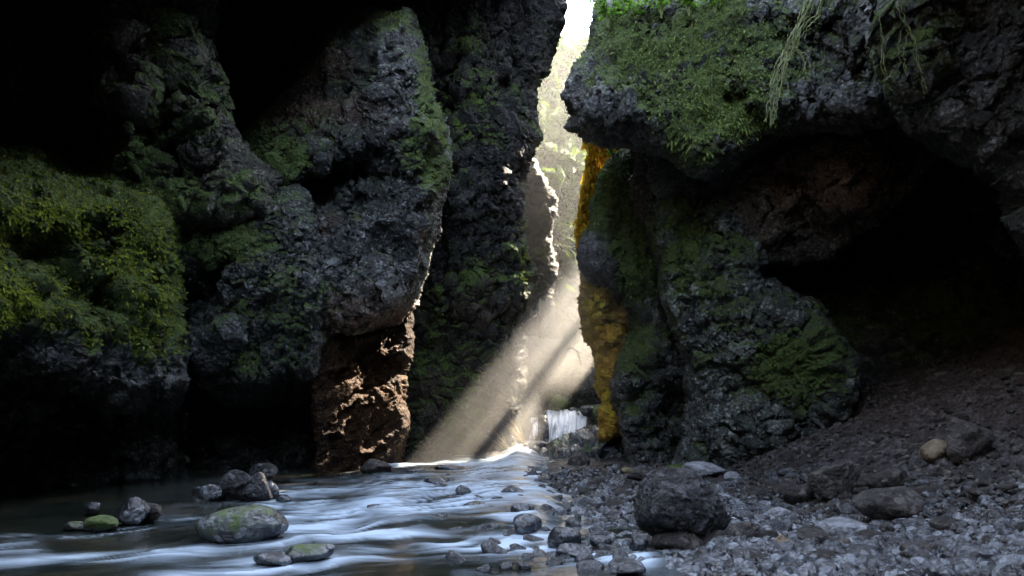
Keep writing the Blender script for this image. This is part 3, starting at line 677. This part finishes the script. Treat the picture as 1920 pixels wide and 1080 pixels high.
    tag(link('stream_water', me), kind='structure')
build_water()

def build_fall():
    m, t, b, out = new_mat('falling_water')
    b.inputs['Base Color'].default_value = (.88, .92, .96, 1); b.inputs['Roughness'].default_value = .5
    tr = t.nodes.new('ShaderNodeBsdfTransparent'); mx = t.nodes.new('ShaderNodeMixShader')
    t.links.new(attr(t, 'alpha'), mx.inputs[0]); t.links.new(tr.outputs[0], mx.inputs[1]); t.links.new(b.outputs[0], mx.inputs[2]); t.links.new(mx.outputs[0], out.inputs[0])
    def sheet(px0, px1, r0, r1, seed, Y0=14.9):
        u, v = np.meshgrid(np.linspace(0, 1, 150), np.linspace(0, 1, 90))
        x0 = (px0 - 960) / F * Y0; x1 = (px1 - 960) / F * Y0; zt = CAMH - (r0 - HOR) / F * Y0; zb = CAMH - (r1 - HOR) / F * Y0
        x = lerp(x0, x1, u); sp = 1 + .10 * v; x = (x - (x0 + x1) / 2) * sp + (x0 + x1) / 2 - .10 * v
        Q = np.stack([x * 7 + .9 * v, v * 2.2, 0 * x + seed], -1); s = fbm(Q, 4, seed); s3 = fbm(np.stack([x * 22 + 2 * v, v * 1.5, 0 * x + seed], -1), 3, seed + 5)
        zt2 = zt - .01 + .05 * (fbm(np.stack([x * 5, 0 * x, 0 * x + seed], -1), 2, seed + 3) - .5)
        y = Y0 + .55 - 1.0 * np.sqrt(v) - .30 * (s - .5) * v - .12 * (s3 - .5); z = lerp(zt2, zb, np.maximum(v - .06, 0) ** 1.25 / .925)
        al = np.clip((s - .30) * 4 + (s3 - .5) * 1.6 + .8 * sst(1 - v * 6) + .5 * sst((v - .8) * 5), 0, 1) * sst((1 - np.abs(2 * u - 1)) * 2.2) ; al = np.clip(al * (.75 + .5 * sst(v * 3)), 0, 1)
        V = np.stack([x, y, z], -1).reshape(-1, 3); I = np.arange(V.shape[0]).reshape(x.shape)
        Fc = np.stack([I[:-1, :-1], I[1:, :-1], I[1:, 1:], I[:-1, 1:]], -1).reshape(-1, 4)
        return V, Fc, al.ravel()
    o = tag(bpy.data.objects.new('waterfall', None), 'small white waterfall spilling over a dark ledge at the end of the gorge', 'waterfall'); C.objects.link(o)
    o.location = (1.0, 15, 0)
    for a in ((1024, 1062, 769, 846, 3, 14.85), (1046, 1086, 768, 846, 8, 14.75), (1070, 1106, 771, 838, 21, 14.95), (1034, 1076, 776, 846, 31, 14.65), (994, 1016, 782, 844, 14, 14.6)):
        V, Fc, al = sheet(*a); V = V - np.array([1.0, 15, 0])
        link('water_strand', make_mesh('water_strand', V, Fc, {'alpha': al}, True, [m]), o)
build_fall()
# ledge behind the fall
mass('waterfall_ledge', [(975, 800), (995, 776), (1040, 768), (1090, 766), (1130, 760), (1180, 770), (1180, 880), (975, 880)], (15.25, 0, 0, 1050, 800), w=14, Rm=.9, style='cobble', amp=.35, moss=[(1120, 780, 40, 20, .5)], mat=M_WET, label='wet ledge behind the waterfall', step=2.2, rough_edge=4, inset=5, back=1.5)

# ------------------------------------------------------------------ stones
def ico(sub):
    bm = bmesh.new(); bmesh.ops.create_icosphere(bm, subdivisions=sub, radius=1)
    V = np.array([v.co[:] for v in bm.verts], np.float32); Fc = np.array([[v.index for v in f.verts] for f in bm.faces], np.int32); bm.free(); return V, Fc
ICO = {k: ico(k) for k in (1, 2, 3, 4, 5, 6)}
def stone_verts(sub, seed, planes=14, hard=14.0, rough=.06, fine=.02, lo=.72):
    r = np.random.default_rng(seed); V, Fc = ICO[sub]
    n = r.normal(0, 1, (planes, 3)); n /= np.linalg.norm(n, axis=1, keepdims=True); d = r.uniform(lo, 1.0, planes)
    t = np.maximum(V @ n.T, 1e-3) / d
    rad = 1 / (np.sum(np.exp(hard * np.minimum(t, 3)), 1)); rad = 1 / (np.log(1 / rad) / hard); rad = np.clip(rad, .3, 1.25)
    P = V * rad[:, None]
    if rough: P = P + V * (rough * 2 * (fbm(P * 1.8 + seed % 97, 4, 5) - .5) + fine * 2 * (ridged(P * 6 + seed % 31, 3, 6) - .5))[:, None]
    return P, Fc
def boulder(name, cx, base, wpx, hpx, mat, label, cat='boulder', seed=1, planes=14, hard=12, yaw=0, tilt=0, level=None, moss=0.0, dx=0.85, rough=.07, fine=.03, Y=None, sub=5, sink=.12, group=None, lo=.72, z0=None):
    if Y is not None: x, y = (cx - 960) / F * Y, Y; z = CAMH - (base - HOR) / F * Y
    elif level is not None: x, y, z = hit_level(cx, base, level)
    else: x, y, z = hit_ground(cx, base)
    wm = wpx / F * y; hm = hpx / F * y
    P, Fc = stone_verts(sub, seed, planes, hard, rough, fine, lo)
    P = P / (P.max(0) - P.min(0)) ; P = P - (P.max(0) + P.min(0)) / 2
    sc = np.array([wm, wm * dx, hm * (1 + sink)])
    P = P * sc
    ct, st_ = math.cos(tilt), math.sin(tilt)
    P = np.stack([P[:, 0] * ct + P[:, 2] * st_, P[:, 1], -P[:, 0] * st_ + P[:, 2] * ct], -1)
    P[:, 2] += hm * .5 - hm * sink * .5; cl = vnoise(P * 12 + seed, 3)
    Nn = P / (np.linalg.norm(P - np.array([0, 0, hm * .4]), axis=1, keepdims=True) + 1e-6)
    mo = np.clip(moss * .8 * (.4 + 1.0 * np.clip(Nn[:, 2], 0, 1)) + (fbm(P * 6, 3, seed) - .5) * moss, 0, 1) if moss else np.zeros(len(P))
    me = make_mesh(name, P, Fc, {'moss': mo, 'clast': cl, 'warm': np.zeros(len(P))}, True, [mat])
    o = link(name, me, None, (x, y + wm * dx * .4, z)); tag(o, label, cat, group)
    return o
B = boulder
B('boulder', 1300, 1036, 200, 150, M_BLACK, 'biggest boulder of all, black and rounded, standing on the gravel bar', seed=34, planes=26, hard=15, moss=.12, sub=6, lo=.8, rough=.13, fine=.06, tilt=.18)
B('rock', 1285, 1046, 110, 46, M_DRY, 'low dark rock wedged under the foot of the biggest boulder', 'rock', seed=22, planes=12)
B('rock', 1400, 1020, 60, 40, M_DRY, 'dark rock leaning against the right foot of the biggest boulder', 'rock', seed=122, planes=12)
B('boulder', 437, 1022, 172, 68, M_WET, 'smooth oval boulder in mid stream with green moss on its left end', seed=7, planes=40, hard=8, level=0, moss=.42, rough=.03, fine=.015, dx=.6, lo=.9, sub=6)
B('rock', 505, 1066, 80, 26, M_WET, 'low dark rock awash in the near stream, left of a mossy rock', 'rock', seed=31, level=0)
B('rock', 572, 1060, 92, 34, M_WET, 'low rock with a mossy top awash in the near stream', 'rock', seed=33, level=0, moss=.5)
B('boulder', 435, 940, 62, 58, M_BLACK, 'upright angular dark boulder in the pile at the left bank', seed=41, planes=7, hard=34, lo=.55, level=0)
B('boulder', 470, 940, 66, 54, M_BLACK, 'faceted wet boulder in the middle of the left bank pile', seed=44, planes=8, hard=34, lo=.55, level=0)
B('rock', 487, 912, 58, 42, M_BLACK, 'grey slab with a flat top at the back of the left bank pile', 'rock', seed=46, planes=7, hard=34, lo=.5, level=0.02)
B('rock', 503, 936, 32, 34, M_WET, 'small pitted rock at the right end of the left bank pile', 'rock', seed=47, level=0)
B('rock', 385, 942, 56, 34, M_WET, 'low wet rock at the left end of the left bank pile', 'rock', seed=49, level=0)
B('rock', 530, 942, 30, 14, M_WET, 'small round rock breaking the water right of the left bank pile', 'rock', seed=52, level=0)
B('rock', 238, 984, 62, 50, M_WET, 'knobbly wet rock against the foot of the left cliff', 'rock', seed=55, level=0, rough=.1, fine=.06)
B('rock', 275, 978, 42, 36, M_DRY, 'wedge shaped rock right of the knobbly wet rock', 'rock', seed=57, planes=8, hard=20, level=0, moss=.2)
B('rock', 168, 968, 32, 26, M_WET, 'small rock at the dark foot of the left cliff', 'rock', seed=59, level=0)
B('rock', 178, 996, 60, 28, M_WET, 'low moss covered rock at the left edge of the stream', 'rock', seed=61, planes=24, hard=9, level=0, moss=.8)
B('rock', 130, 994, 40, 14, M_WET, 'flat rock at the water edge left of the moss covered rock', 'rock', seed=63, level=0, moss=.5)
B('rock', 868, 936, 32, 26, M_WET, 'small pointed rock standing alone in the riffle', 'rock', seed=65, planes=9, hard=20, level=0)
B('rock', 990, 1010, 56, 44, M_WET, 'wet pointed rock at the right edge of the riffle', 'rock', seed=67, planes=10, hard=16, level=0)
B('rock', 980, 972, 46, 28, M_WET, 'wet rock just upstream of the wet pointed rock', 'rock', seed=69, level=0)
B('rock', 1060, 1030, 66, 40, M_WET, 'dark rock of the wet cluster left of the biggest boulder', 'rock', seed=71, level=0)
B('rock', 1078, 1046, 72, 24, M_WET, 'low wet rock in front of the dark cluster rock', 'rock', seed=73, level=0)
B('rock', 1130, 1030, 46, 24, M_WET, 'small flat rock between the wet cluster and the biggest boulder', 'rock', seed=75, level=0)
B('rock', 1200, 1036, 34, 26, M_WET, 'small dark rock touching the left foot of the biggest boulder', 'rock', seed=76, level=0)
B('rock', 890, 956, 44, 14, M_WET, 'flat pale topped rock awash in the riffle', 'rock', seed=77, level=0)
B('rock', 962, 936, 50, 24, M_WET, 'flat dark rock at the head of the gravel bar', 'rock', seed=79, level=0)
B('rock', 790, 968, 36, 12, M_WET, 'tiny mossy rock awash in the middle of the riffle', 'rock', seed=81, level=0, moss=.6)
B('rock', 705, 960, 54, 12, M_WET, 'flat dark rock nearly covered by the stream', 'rock', seed=83, level=0)
B('rock', 700, 892, 60, 30, M_DRY, 'dark rock at the foot of the iron stained wall', 'rock', seed=85, level=0)
B('rock', 815, 912, 50, 16, M_WET, 'low dark rock on the lip of the upper pool', 'rock', seed=86, level=0)
B('rock', 840, 885, 60, 12, M_WET, 'thin dark rock in front of the sunlit pool', 'rock', seed=87, level=0)
B('rock', 770, 890, 70, 12, M_WET, 'long low rock on the lip of the upper pool near the dark wall', 'rock', seed=88, level=0)
B('rock', 1018, 845, 58, 18, M_WET, 'flat dark rock at the foot of the waterfall', 'rock', seed=89, Y=13.2)
B('rock', 1052, 772, 38, 32, M_WET, 'round mossy rock on top of the waterfall ledge', 'rock', seed=91, Y=14.95, moss=.9)
B('rock', 1019, 836, 22, 60, M_WET, 'dark wet rock splitting the waterfall near its left edge', 'rock', seed=191, Y=14.35)
B('rock', 1100, 780, 26, 20, M_WET, 'small dark rock on the lip at the right end of the waterfall', 'rock', seed=193, Y=14.9)
B('rock', 1074, 774, 18, 10, M_WET, 'tiny dark stone breaking the lip of the waterfall', 'rock', seed=195, Y=14.95)
B('rock', 1004, 782, 26, 22, M_WET, 'dark rock on the lip at the left end of the waterfall', 'rock', seed=197, Y=14.9)
B('boulder', 1086, 884, 44, 40, M_DRY, 'pyramid shaped boulder in front of the rocky mound', seed=93, planes=7, hard=24, Y=10.6, lo=.6)
B('boulder', 1328, 902, 84, 34, M_PALE, 'long flat grey boulder behind the biggest boulder', seed=95, planes=18, hard=12)
B('rock', 1278, 895, 56, 22, M_DRY, 'low mossy rock left of the long flat grey boulder', 'rock', seed=97, moss=.7)
B('rock', 1210, 906, 68, 28, M_DRY, 'broad low grey rock at the back of the gravel bar', 'rock', seed=99)
B('rock', 1178, 892, 26, 16, M_TAN, 'small pale green round rock below the draped buttress', 'rock', seed=101, moss=.3)
B('rock', 1375, 905, 30, 20, M_PALE, 'small pale rock at the right end of the long flat grey boulder', 'rock', seed=102)
B('boulder', 1572, 938, 94, 74, M_DRY, 'rough craggy boulder on the right bank', seed=103, planes=14, hard=14, rough=.12, fine=.07, sub=6)
B('boulder', 1505, 948, 60, 36, M_DRY, 'smaller dark boulder in front of the rough craggy boulder', seed=105)
B('boulder', 1680, 922, 78, 42, M_DRY, 'ridge backed boulder on the right bank slope', seed=107, planes=9, hard=20)
B('rock', 1640, 918, 46, 26, M_DRY, 'dark rock between the craggy boulder and the ridge backed boulder', 'rock', seed=109)
B('boulder', 1690, 982, 130, 62, M_DRY, 'broad low boulder half buried in the right bank', seed=111, planes=20, hard=10)
B('rock', 1724, 962, 50, 20, M_PALE, 'pale flat rock resting behind the broad half buried boulder', 'rock', seed=112)
B('rock', 1466, 975, 54, 22, M_PALE, 'palest flat rock lying on the gravel bar', 'rock', seed=113, planes=18, hard=10)
B('boulder', 1770, 868, 60, 44, M_TAN, 'rounded tan boulder on the dark slope', seed=115, planes=30, hard=9, lo=.88)
B('boulder', 1834, 862, 90, 78, M_DRY, 'leaning dark boulder right of the rounded tan boulder', seed=117, planes=12)
B('rock', 1474, 1036, 38, 32, M_TAN, 'brown block shaped rock on the near gravel', 'rock', seed=119, planes=7, hard=26)
B('rock', 1600, 1010, 110, 30, M_PALE, 'wide grey slab in the near gravel', 'rock', seed=121, planes=14)
B('rock', 1540, 1030, 70, 34, M_DRY, 'dark brown rock leaning on the wide grey slab', 'rock', seed=123, planes=10)
B('rock', 1640, 1062, 80, 34, M_WET, 'bluish rock nearest the bottom right of the gravel', 'rock', seed=125)
B('rock', 1180, 1082, 70, 26, M_WET, 'wet rock at the very front of the gravel bar', 'rock', seed=127, level=0)
B('rock', 1350, 1070, 90, 26, M_WET, 'flat wet rock in front of the biggest boulder', 'rock', seed=129)
B('rock', 1790, 1000, 60, 26, M_DRY, 'grey rock low on the right bank near the frame edge', 'rock', seed=131)
B('rock', 1740, 1050, 70, 30, M_DRY, 'rough rock at the lower right below the half buried boulder', 'rock', seed=133)
B('rock', 1850, 940, 50, 24, M_DRY, 'small rock high on the slope at the right edge', 'rock', seed=135)

# cobbles: one mesh per shape, copied
cob = []
for k in range(12):
    P, Fc = stone_verts(3, 300 + k, 10 + k % 4, 16, .05, .03)
    P = P * np.array([1, RNG.uniform(.7, 1), RNG.uniform(.45, .7)])
    cob.append([make_mesh('cobble', P, Fc, {'moss': np.zeros(len(P)), 'clast': vnoise(P * 5 + k, 3), 'warm': np.zeros(len(P))}, True, [m_]) for m_ in (M_WET, M_WET, M_DRY)][k % 3])
def on_bar(px, row):
    lim = np.interp(row, [880, 900, 940, 1000, 1040, 1080], [1000, 930, 1010, 1080, 1130, 1110])
    return px > lim + random.gauss(0, 55)
n = 0; used = []
while n < 250:
    row = 886 + (1078 - 886) * random.random() ** 1.1; px = random.uniform(760, 1760)
    if not on_bar(px, row): continue
    if px > 1500 and random.random() < .4: continue
    s = random.uniform(.045, .12) * (1.15 if random.random() < .2 else .85)
    x, y, z = hit_ground(px, row)
    if y > 12.5 or any((x - a) ** 2 + (y - b) ** 2 < (s + c) ** 2 * .7 for a, b, c in used): continue
    used.append((x, y, s)); o = link('cobble', random.choice(cob), None, (x, y, max(z, -.06) + s * .22), (random.uniform(-.3, .3), random.uniform(-.3, .3), random.uniform(0, 6.28)), (s, s, s))
    tag(o, 'fist sized wet cobble among many on the gravel bar', 'cobble', 'cobbles of the gravel bar'); n += 1

used = []
while len(used) < 105:
    row = 888 + 180 * random.random(); px = random.uniform(790, 1180)
    lim = np.interp(row, [880, 900, 940, 1000, 1040, 1080], [1000, 930, 1010, 1080, 1130, 1110])
    if not (lim - 330 * random.random() ** 1.6 < px < lim + 60): continue
    x, y, z = hit_level(px, row, 0); s = random.uniform(.04, .10)
    if any((x - a) ** 2 + (y - b) ** 2 < (s + c) ** 2 for a, b, c in used): continue
    used.append((x, y, s)); o = link('cobble', random.choice(cob[:2] + cob[3:5]), None, (x, y, s * .05), (random.uniform(-.3, .3), random.uniform(-.3, .3), random.uniform(0, 6.28)), (s, s, s))
    tag(o, 'small wet stone standing in the shallow water beside the gravel bar', 'stone', 'stones in the shallows beside the bar')

def gravel(name, n, label, bank=False):
    V0, F0 = ICO[2]
    n_ = n; row = 878 + 215 * RNG.random(n) ** .8; px = RNG.uniform(700, 1990, n)
    lim = np.interp(row, [880, 900, 940, 1000, 1040, 1080], [900, 900, 960, 1040, 1090, 1080]) + RNG.normal(0, 40, n)
    k = px > lim; row, px = row[k], px[k]
    y = F * CAMH / (row - HOR); x = (px - 960) / F * y
    # march onto the sloping bank
    for _ in range(12):
        z = gz(x, y); y2 = (CAMH - z) / ((row - HOR) / F); y = y + .5 * (np.clip(y2, 2, 13) - y); x = (px - 960) / F * y
    if bank:
        n = n_; x = 2.2 + 5.3 * RNG.random(n) ** 1.4; y = 3.6 + 7.4 * RNG.random(n) ** 1.3
    if not bank:
        k = x < 2.5 + RNG.normal(0, .25, len(x)) + (5.5 - np.minimum(y, 5.5)) * .3; x, y = x[k], y[k]
    z = gz(x, y); n = len(x)
    s = RNG.uniform(.012, .045, n) * np.where(RNG.random(n) < .12, 1.7, 1)
    s = s * (.75 * RNG.random(n) ** .5 + .2 if bank else np.where(x > 2.6, .8, 1))
    shapes = np.stack([stone_verts(2, 500 + q, 9, 16, 0)[0] for q in range(16)])
    sh = shapes[RNG.integers(0, 16, n)] * RNG.uniform(.55, 1, (n, 1, 3))
    a = RNG.uniform(0, 6.28, n); ca, sa = np.cos(a)[:, None], np.sin(a)[:, None]
    P = np.stack([sh[..., 0] * ca - sh[..., 1] * sa, sh[..., 0] * sa + sh[..., 1] * ca, sh[..., 2] * .8], -1) * s[:, None, None]
    P = P + np.stack([x, y, np.maximum(z, -.05) + .012 + s * .25], -1)[:, None]
    Fc = (F0[None] + (np.arange(n) * len(V0))[:, None, None]).reshape(-1, 3)
    cl = np.repeat(RNG.random(n) ** 1.3 * 1.25, len(V0))
    me = make_mesh('gravel', P.reshape(-1, 3), Fc, {'clast': cl, 'moss': cl * 0, 'warm': cl * 0}, False, [M_DRY if bank else M_WET])
    tag(link(name, me), kind='stuff', label=label)
gravel('gravel', 17000, 'loose wet gravel of the bar and bank')
gravel('rubble', 6500, 'small dry stones scattered over the dark slope', True)

# ------------------------------------------------------------------ roots, twigs, leafy plants
def tube(pts, r0, r1, seg=6, wob=0.0, seed=0):
    pts = [Vector(p) for p in pts]; out = []
    n = len(pts)
    fine = []
    for i in range(n - 1):
        p0 = pts[max(i - 1, 0)]; p1 = pts[i]; p2 = pts[i + 1]; p3 = pts[min(i + 2, n - 1)]
        for s in range(6):
            t_ = s / 6; fine.append(0.5 * ((2 * p1) + (-p0 + p2) * t_ + (2 * p0 - 5 * p1 + 4 * p2 - p3) * t_ ** 2 + (-p0 + 3 * p1 - 3 * p2 + p3) * t_ ** 3))
    fine.append(pts[-1]); V = []; Fc = []; rr = random.Random(seed)
    fine = [p + Vector((rr.gauss(0, wob), rr.gauss(0, wob), rr.gauss(0, wob))) for p in fine]
    m = len(fine)
    for i, p in enumerate(fine):
        d = (fine[min(i + 1, m - 1)] - fine[max(i - 1, 0)]).normalized(); a = d.cross(Vector((.3, .9, .2))).normalized(); b = d.cross(a)
        r = r0 + (r1 - r0) * i / (m - 1); r *= rr.uniform(.75, 1.25)
        for k in range(seg):
            th = 2 * math.pi * k / seg; V.append(p + a * (r * math.cos(th)) + b * (r * math.sin(th)))
    for i in range(m - 1):
        for k in range(seg): Fc.append((i * seg + k, i * seg + (k + 1) % seg, (i + 1) * seg + (k + 1) % seg, (i + 1) * seg + k))
    return [tuple(v) for v in V], Fc
def tubes_obj(name, lists, mat, label, cat, group=None):
    V = []; Fc = []
    for k, (pts, r0, r1, wb) in enumerate(lists):
        v, f = tube(pts, r0, r1, 6, wb, k + len(pts)); o = len(V); V += v; Fc += [tuple(i + o for i in q) for q in f]
    me = make_mesh(name, np.array(V), np.array(Fc), {'rnd': np.random.default_rng(3).random(len(V))}, True, [mat])
    return tag(link(name, me), label, cat, group)
def A3(px, py, Y): v = at(np.float64(px), np.float64(py), Y); return tuple(float(c) for c in v)
RL = []
def root_path(pts, Y, r, k, sp=7):
    for q in range(k):
        o = random.gauss(0, sp)
        RL.append(([A3(x + o * (.3 + .7 * random.random()) + random.gauss(0, 3), y + random.gauss(0, 3), Y + .04 * i + random.gauss(0, .01)) for i, (x, y) in enumerate(pts)], r * random.uniform(.5, 1), .003, .007))
root_path([(1528, -10), (1512, 20), (1500, 45), (1484, 75), (1476, 100), (1462, 130), (1454, 165), (1450, 200), (1444, 235)], 6.42, .0085, 7)
root_path([(1496, 50), (1492, 75), (1490, 95), (1474, 120), (1470, 150), (1462, 180)], 6.42, .006, 5)
root_path([(1490, 90), (1506, 110), (1510, 135), (1514, 150)], 6.45, .006, 4, 5)
root_path([(1540, -10), (1530, 25), (1515, 45), (1500, 70)], 6.42, .008, 3)
tubes_obj('hanging_roots', RL, M_ROOT, 'pale green knotted roots hanging down the overhanging mossy nose', 'root')
RL = []
root_path([(1682, -10), (1692, 30), (1712, 65), (1722, 110), (1732, 150), (1738, 175)], 5.75, .0035, 3, 7)
root_path([(1700, 60), (1690, 100), (1700, 140)], 5.75, .003, 2, 6)
root_path([(1640, 20), (1652, 60), (1658, 110), (1664, 150)], 6.1, .003, 2, 5)
tubes_obj('hanging_roots', RL, M_ROOT, 'thin grey roots on the nearest overhang at upper right', 'root')
tubes_obj('hanging_roots', [([A3(1013, 560, 12.7), A3(1010, 585, 12.7), A3(1014, 605, 12.7), A3(1012, 636, 12.7)], .022, .008, .012), ([A3(1006, 590, 12.7), A3(1001, 594, 12.7)], .014, .01, .006)],
    M_TWIG, 'short sunlit roots hanging off the lower corner of the tall dark wall', 'root')
tubes_obj('hanging_roots', [([A3(1062, 656, 12.9), A3(1075, 653, 12.9), A3(1085, 665, 12.9), A3(1089, 685, 12.9)], .012, .006, .004)], M_TWIG, 'thin arching sunlit stem above the waterfall', 'root')
for kk, (bx, by, lab) in enumerate([(985, 835, 'sunlit twigs fanning up beside the waterfall'), (955, 850, 'sunlit twigs fanning out at the left of the bright splash')]):
    L = []
    for k in range(14):
        a = random.uniform(1.9, 2.6); l = random.uniform(30, 85)
        L.append(([A3(bx, by, 13.4), A3(bx + math.cos(a) * l * .5, by - math.sin(a) * l * .6, 13.4 + random.uniform(-.2, .2)), A3(bx + math.cos(a) * l, by - math.sin(a) * l, 13.3)], .010, .004, .01))
    tubes_obj('twigs', L, M_TWIG, lab, 'twigs')

def plant(px, py, Y, h, n, label, spread=.6, leaf=.06, seed=0, group=None, cat='plant', lean=(0, 0)):
    r = random.Random(seed); root = bpy.data.objects.new('leafy_plant', None); C.objects.link(root)
    p = A3(px, py, Y); root.location = p; tag(root, label, cat, group)
    SV, SF, LV, LF = [], [], [], []
    for k in range(n):
        a = r.uniform(0, 6.28); e = spread * r.uniform(.3, 1); hh = h * r.uniform(.6, 1.1)
        tip = (math.cos(a) * e * h + lean[0] * h, math.sin(a) * e * h, hh)
        pts = [(0, 0, 0), (tip[0] * .35, tip[1] * .35, hh * .6), tip, (tip[0] * 1.25, tip[1] * 1.25, hh * .9)]
        v, f = tube(pts, .008, .003, 4, .003, k); o = len(SV); SV += v; SF += [tuple(i + o for i in q) for q in f]
        for s in range(16):
            u = r.uniform(.25, 1); i0 = min(int(u * 3), 2); tt = u * 3 - i0; q0 = Vector(pts[i0]); q1 = Vector(pts[i0 + 1]); c = q0.lerp(q1, tt)
            d = Vector((r.gauss(0, 1), r.gauss(0, 1), r.gauss(.1, .5))).normalized(); sd = d.cross(Vector((r.gauss(0, .4), r.gauss(0, .4), 1))).normalized()
            l = leaf * r.uniform(.6, 1.3); b = len(LV)
            LV += [tuple(c), tuple(c + d * l * .5 + sd * l * .3 + Vector((0, 0, l * .08))), tuple(c + d * l), tuple(c + d * l * .5 - sd * l * .3 + Vector((0, 0, l * .08)))]
            LF.append((b, b + 1, b + 2, b + 3))
    link('stem', make_mesh('stem', np.array(SV), np.array(SF), {'rnd': np.full(len(SV), .3)}, True, [M_ROOT]), root)
    link('foliage', make_mesh('foliage', np.array(LV), np.array(LF), {'rnd': np.repeat(np.random.default_rng(seed).random(len(LF)), 4)}, False, [M_LEAF]), root)
    return root
plant(1140, 52, 8.9, .36, 16, 'bright green shrub at the left end of the overhanging nose top, beside the sky', seed=1)
plant(1192, 44, 8.8, .34, 16, 'bright green shrub second from the sky on the overhanging nose', seed=2)
plant(1240, 34, 8.7, .32, 14, 'bright green shrub in the middle of the overhanging nose top', seed=3)
plant(1292, 32, 8.5, .30, 14, 'low bright shrub right of the middle of the overhanging nose top', seed=4)
plant(1340, 24, 8.4, .28, 14, 'rightmost bright shrub on top of the overhanging nose', seed=5)
plant(1138, 352, 11.3, .22, 7, 'small bright fern sticking out between the golden column and the draped buttress', seed=6, cat='fern', leaf=.05)
plant(1112, 430, 12.9, .3, 9, 'yellow green fern on the side of the golden column', seed=7, cat='fern', leaf=.05)
plant(1150, 300, 11.5, .25, 8, 'small green fern on top of the draped mossy buttress', seed=8, cat='fern', leaf=.05)
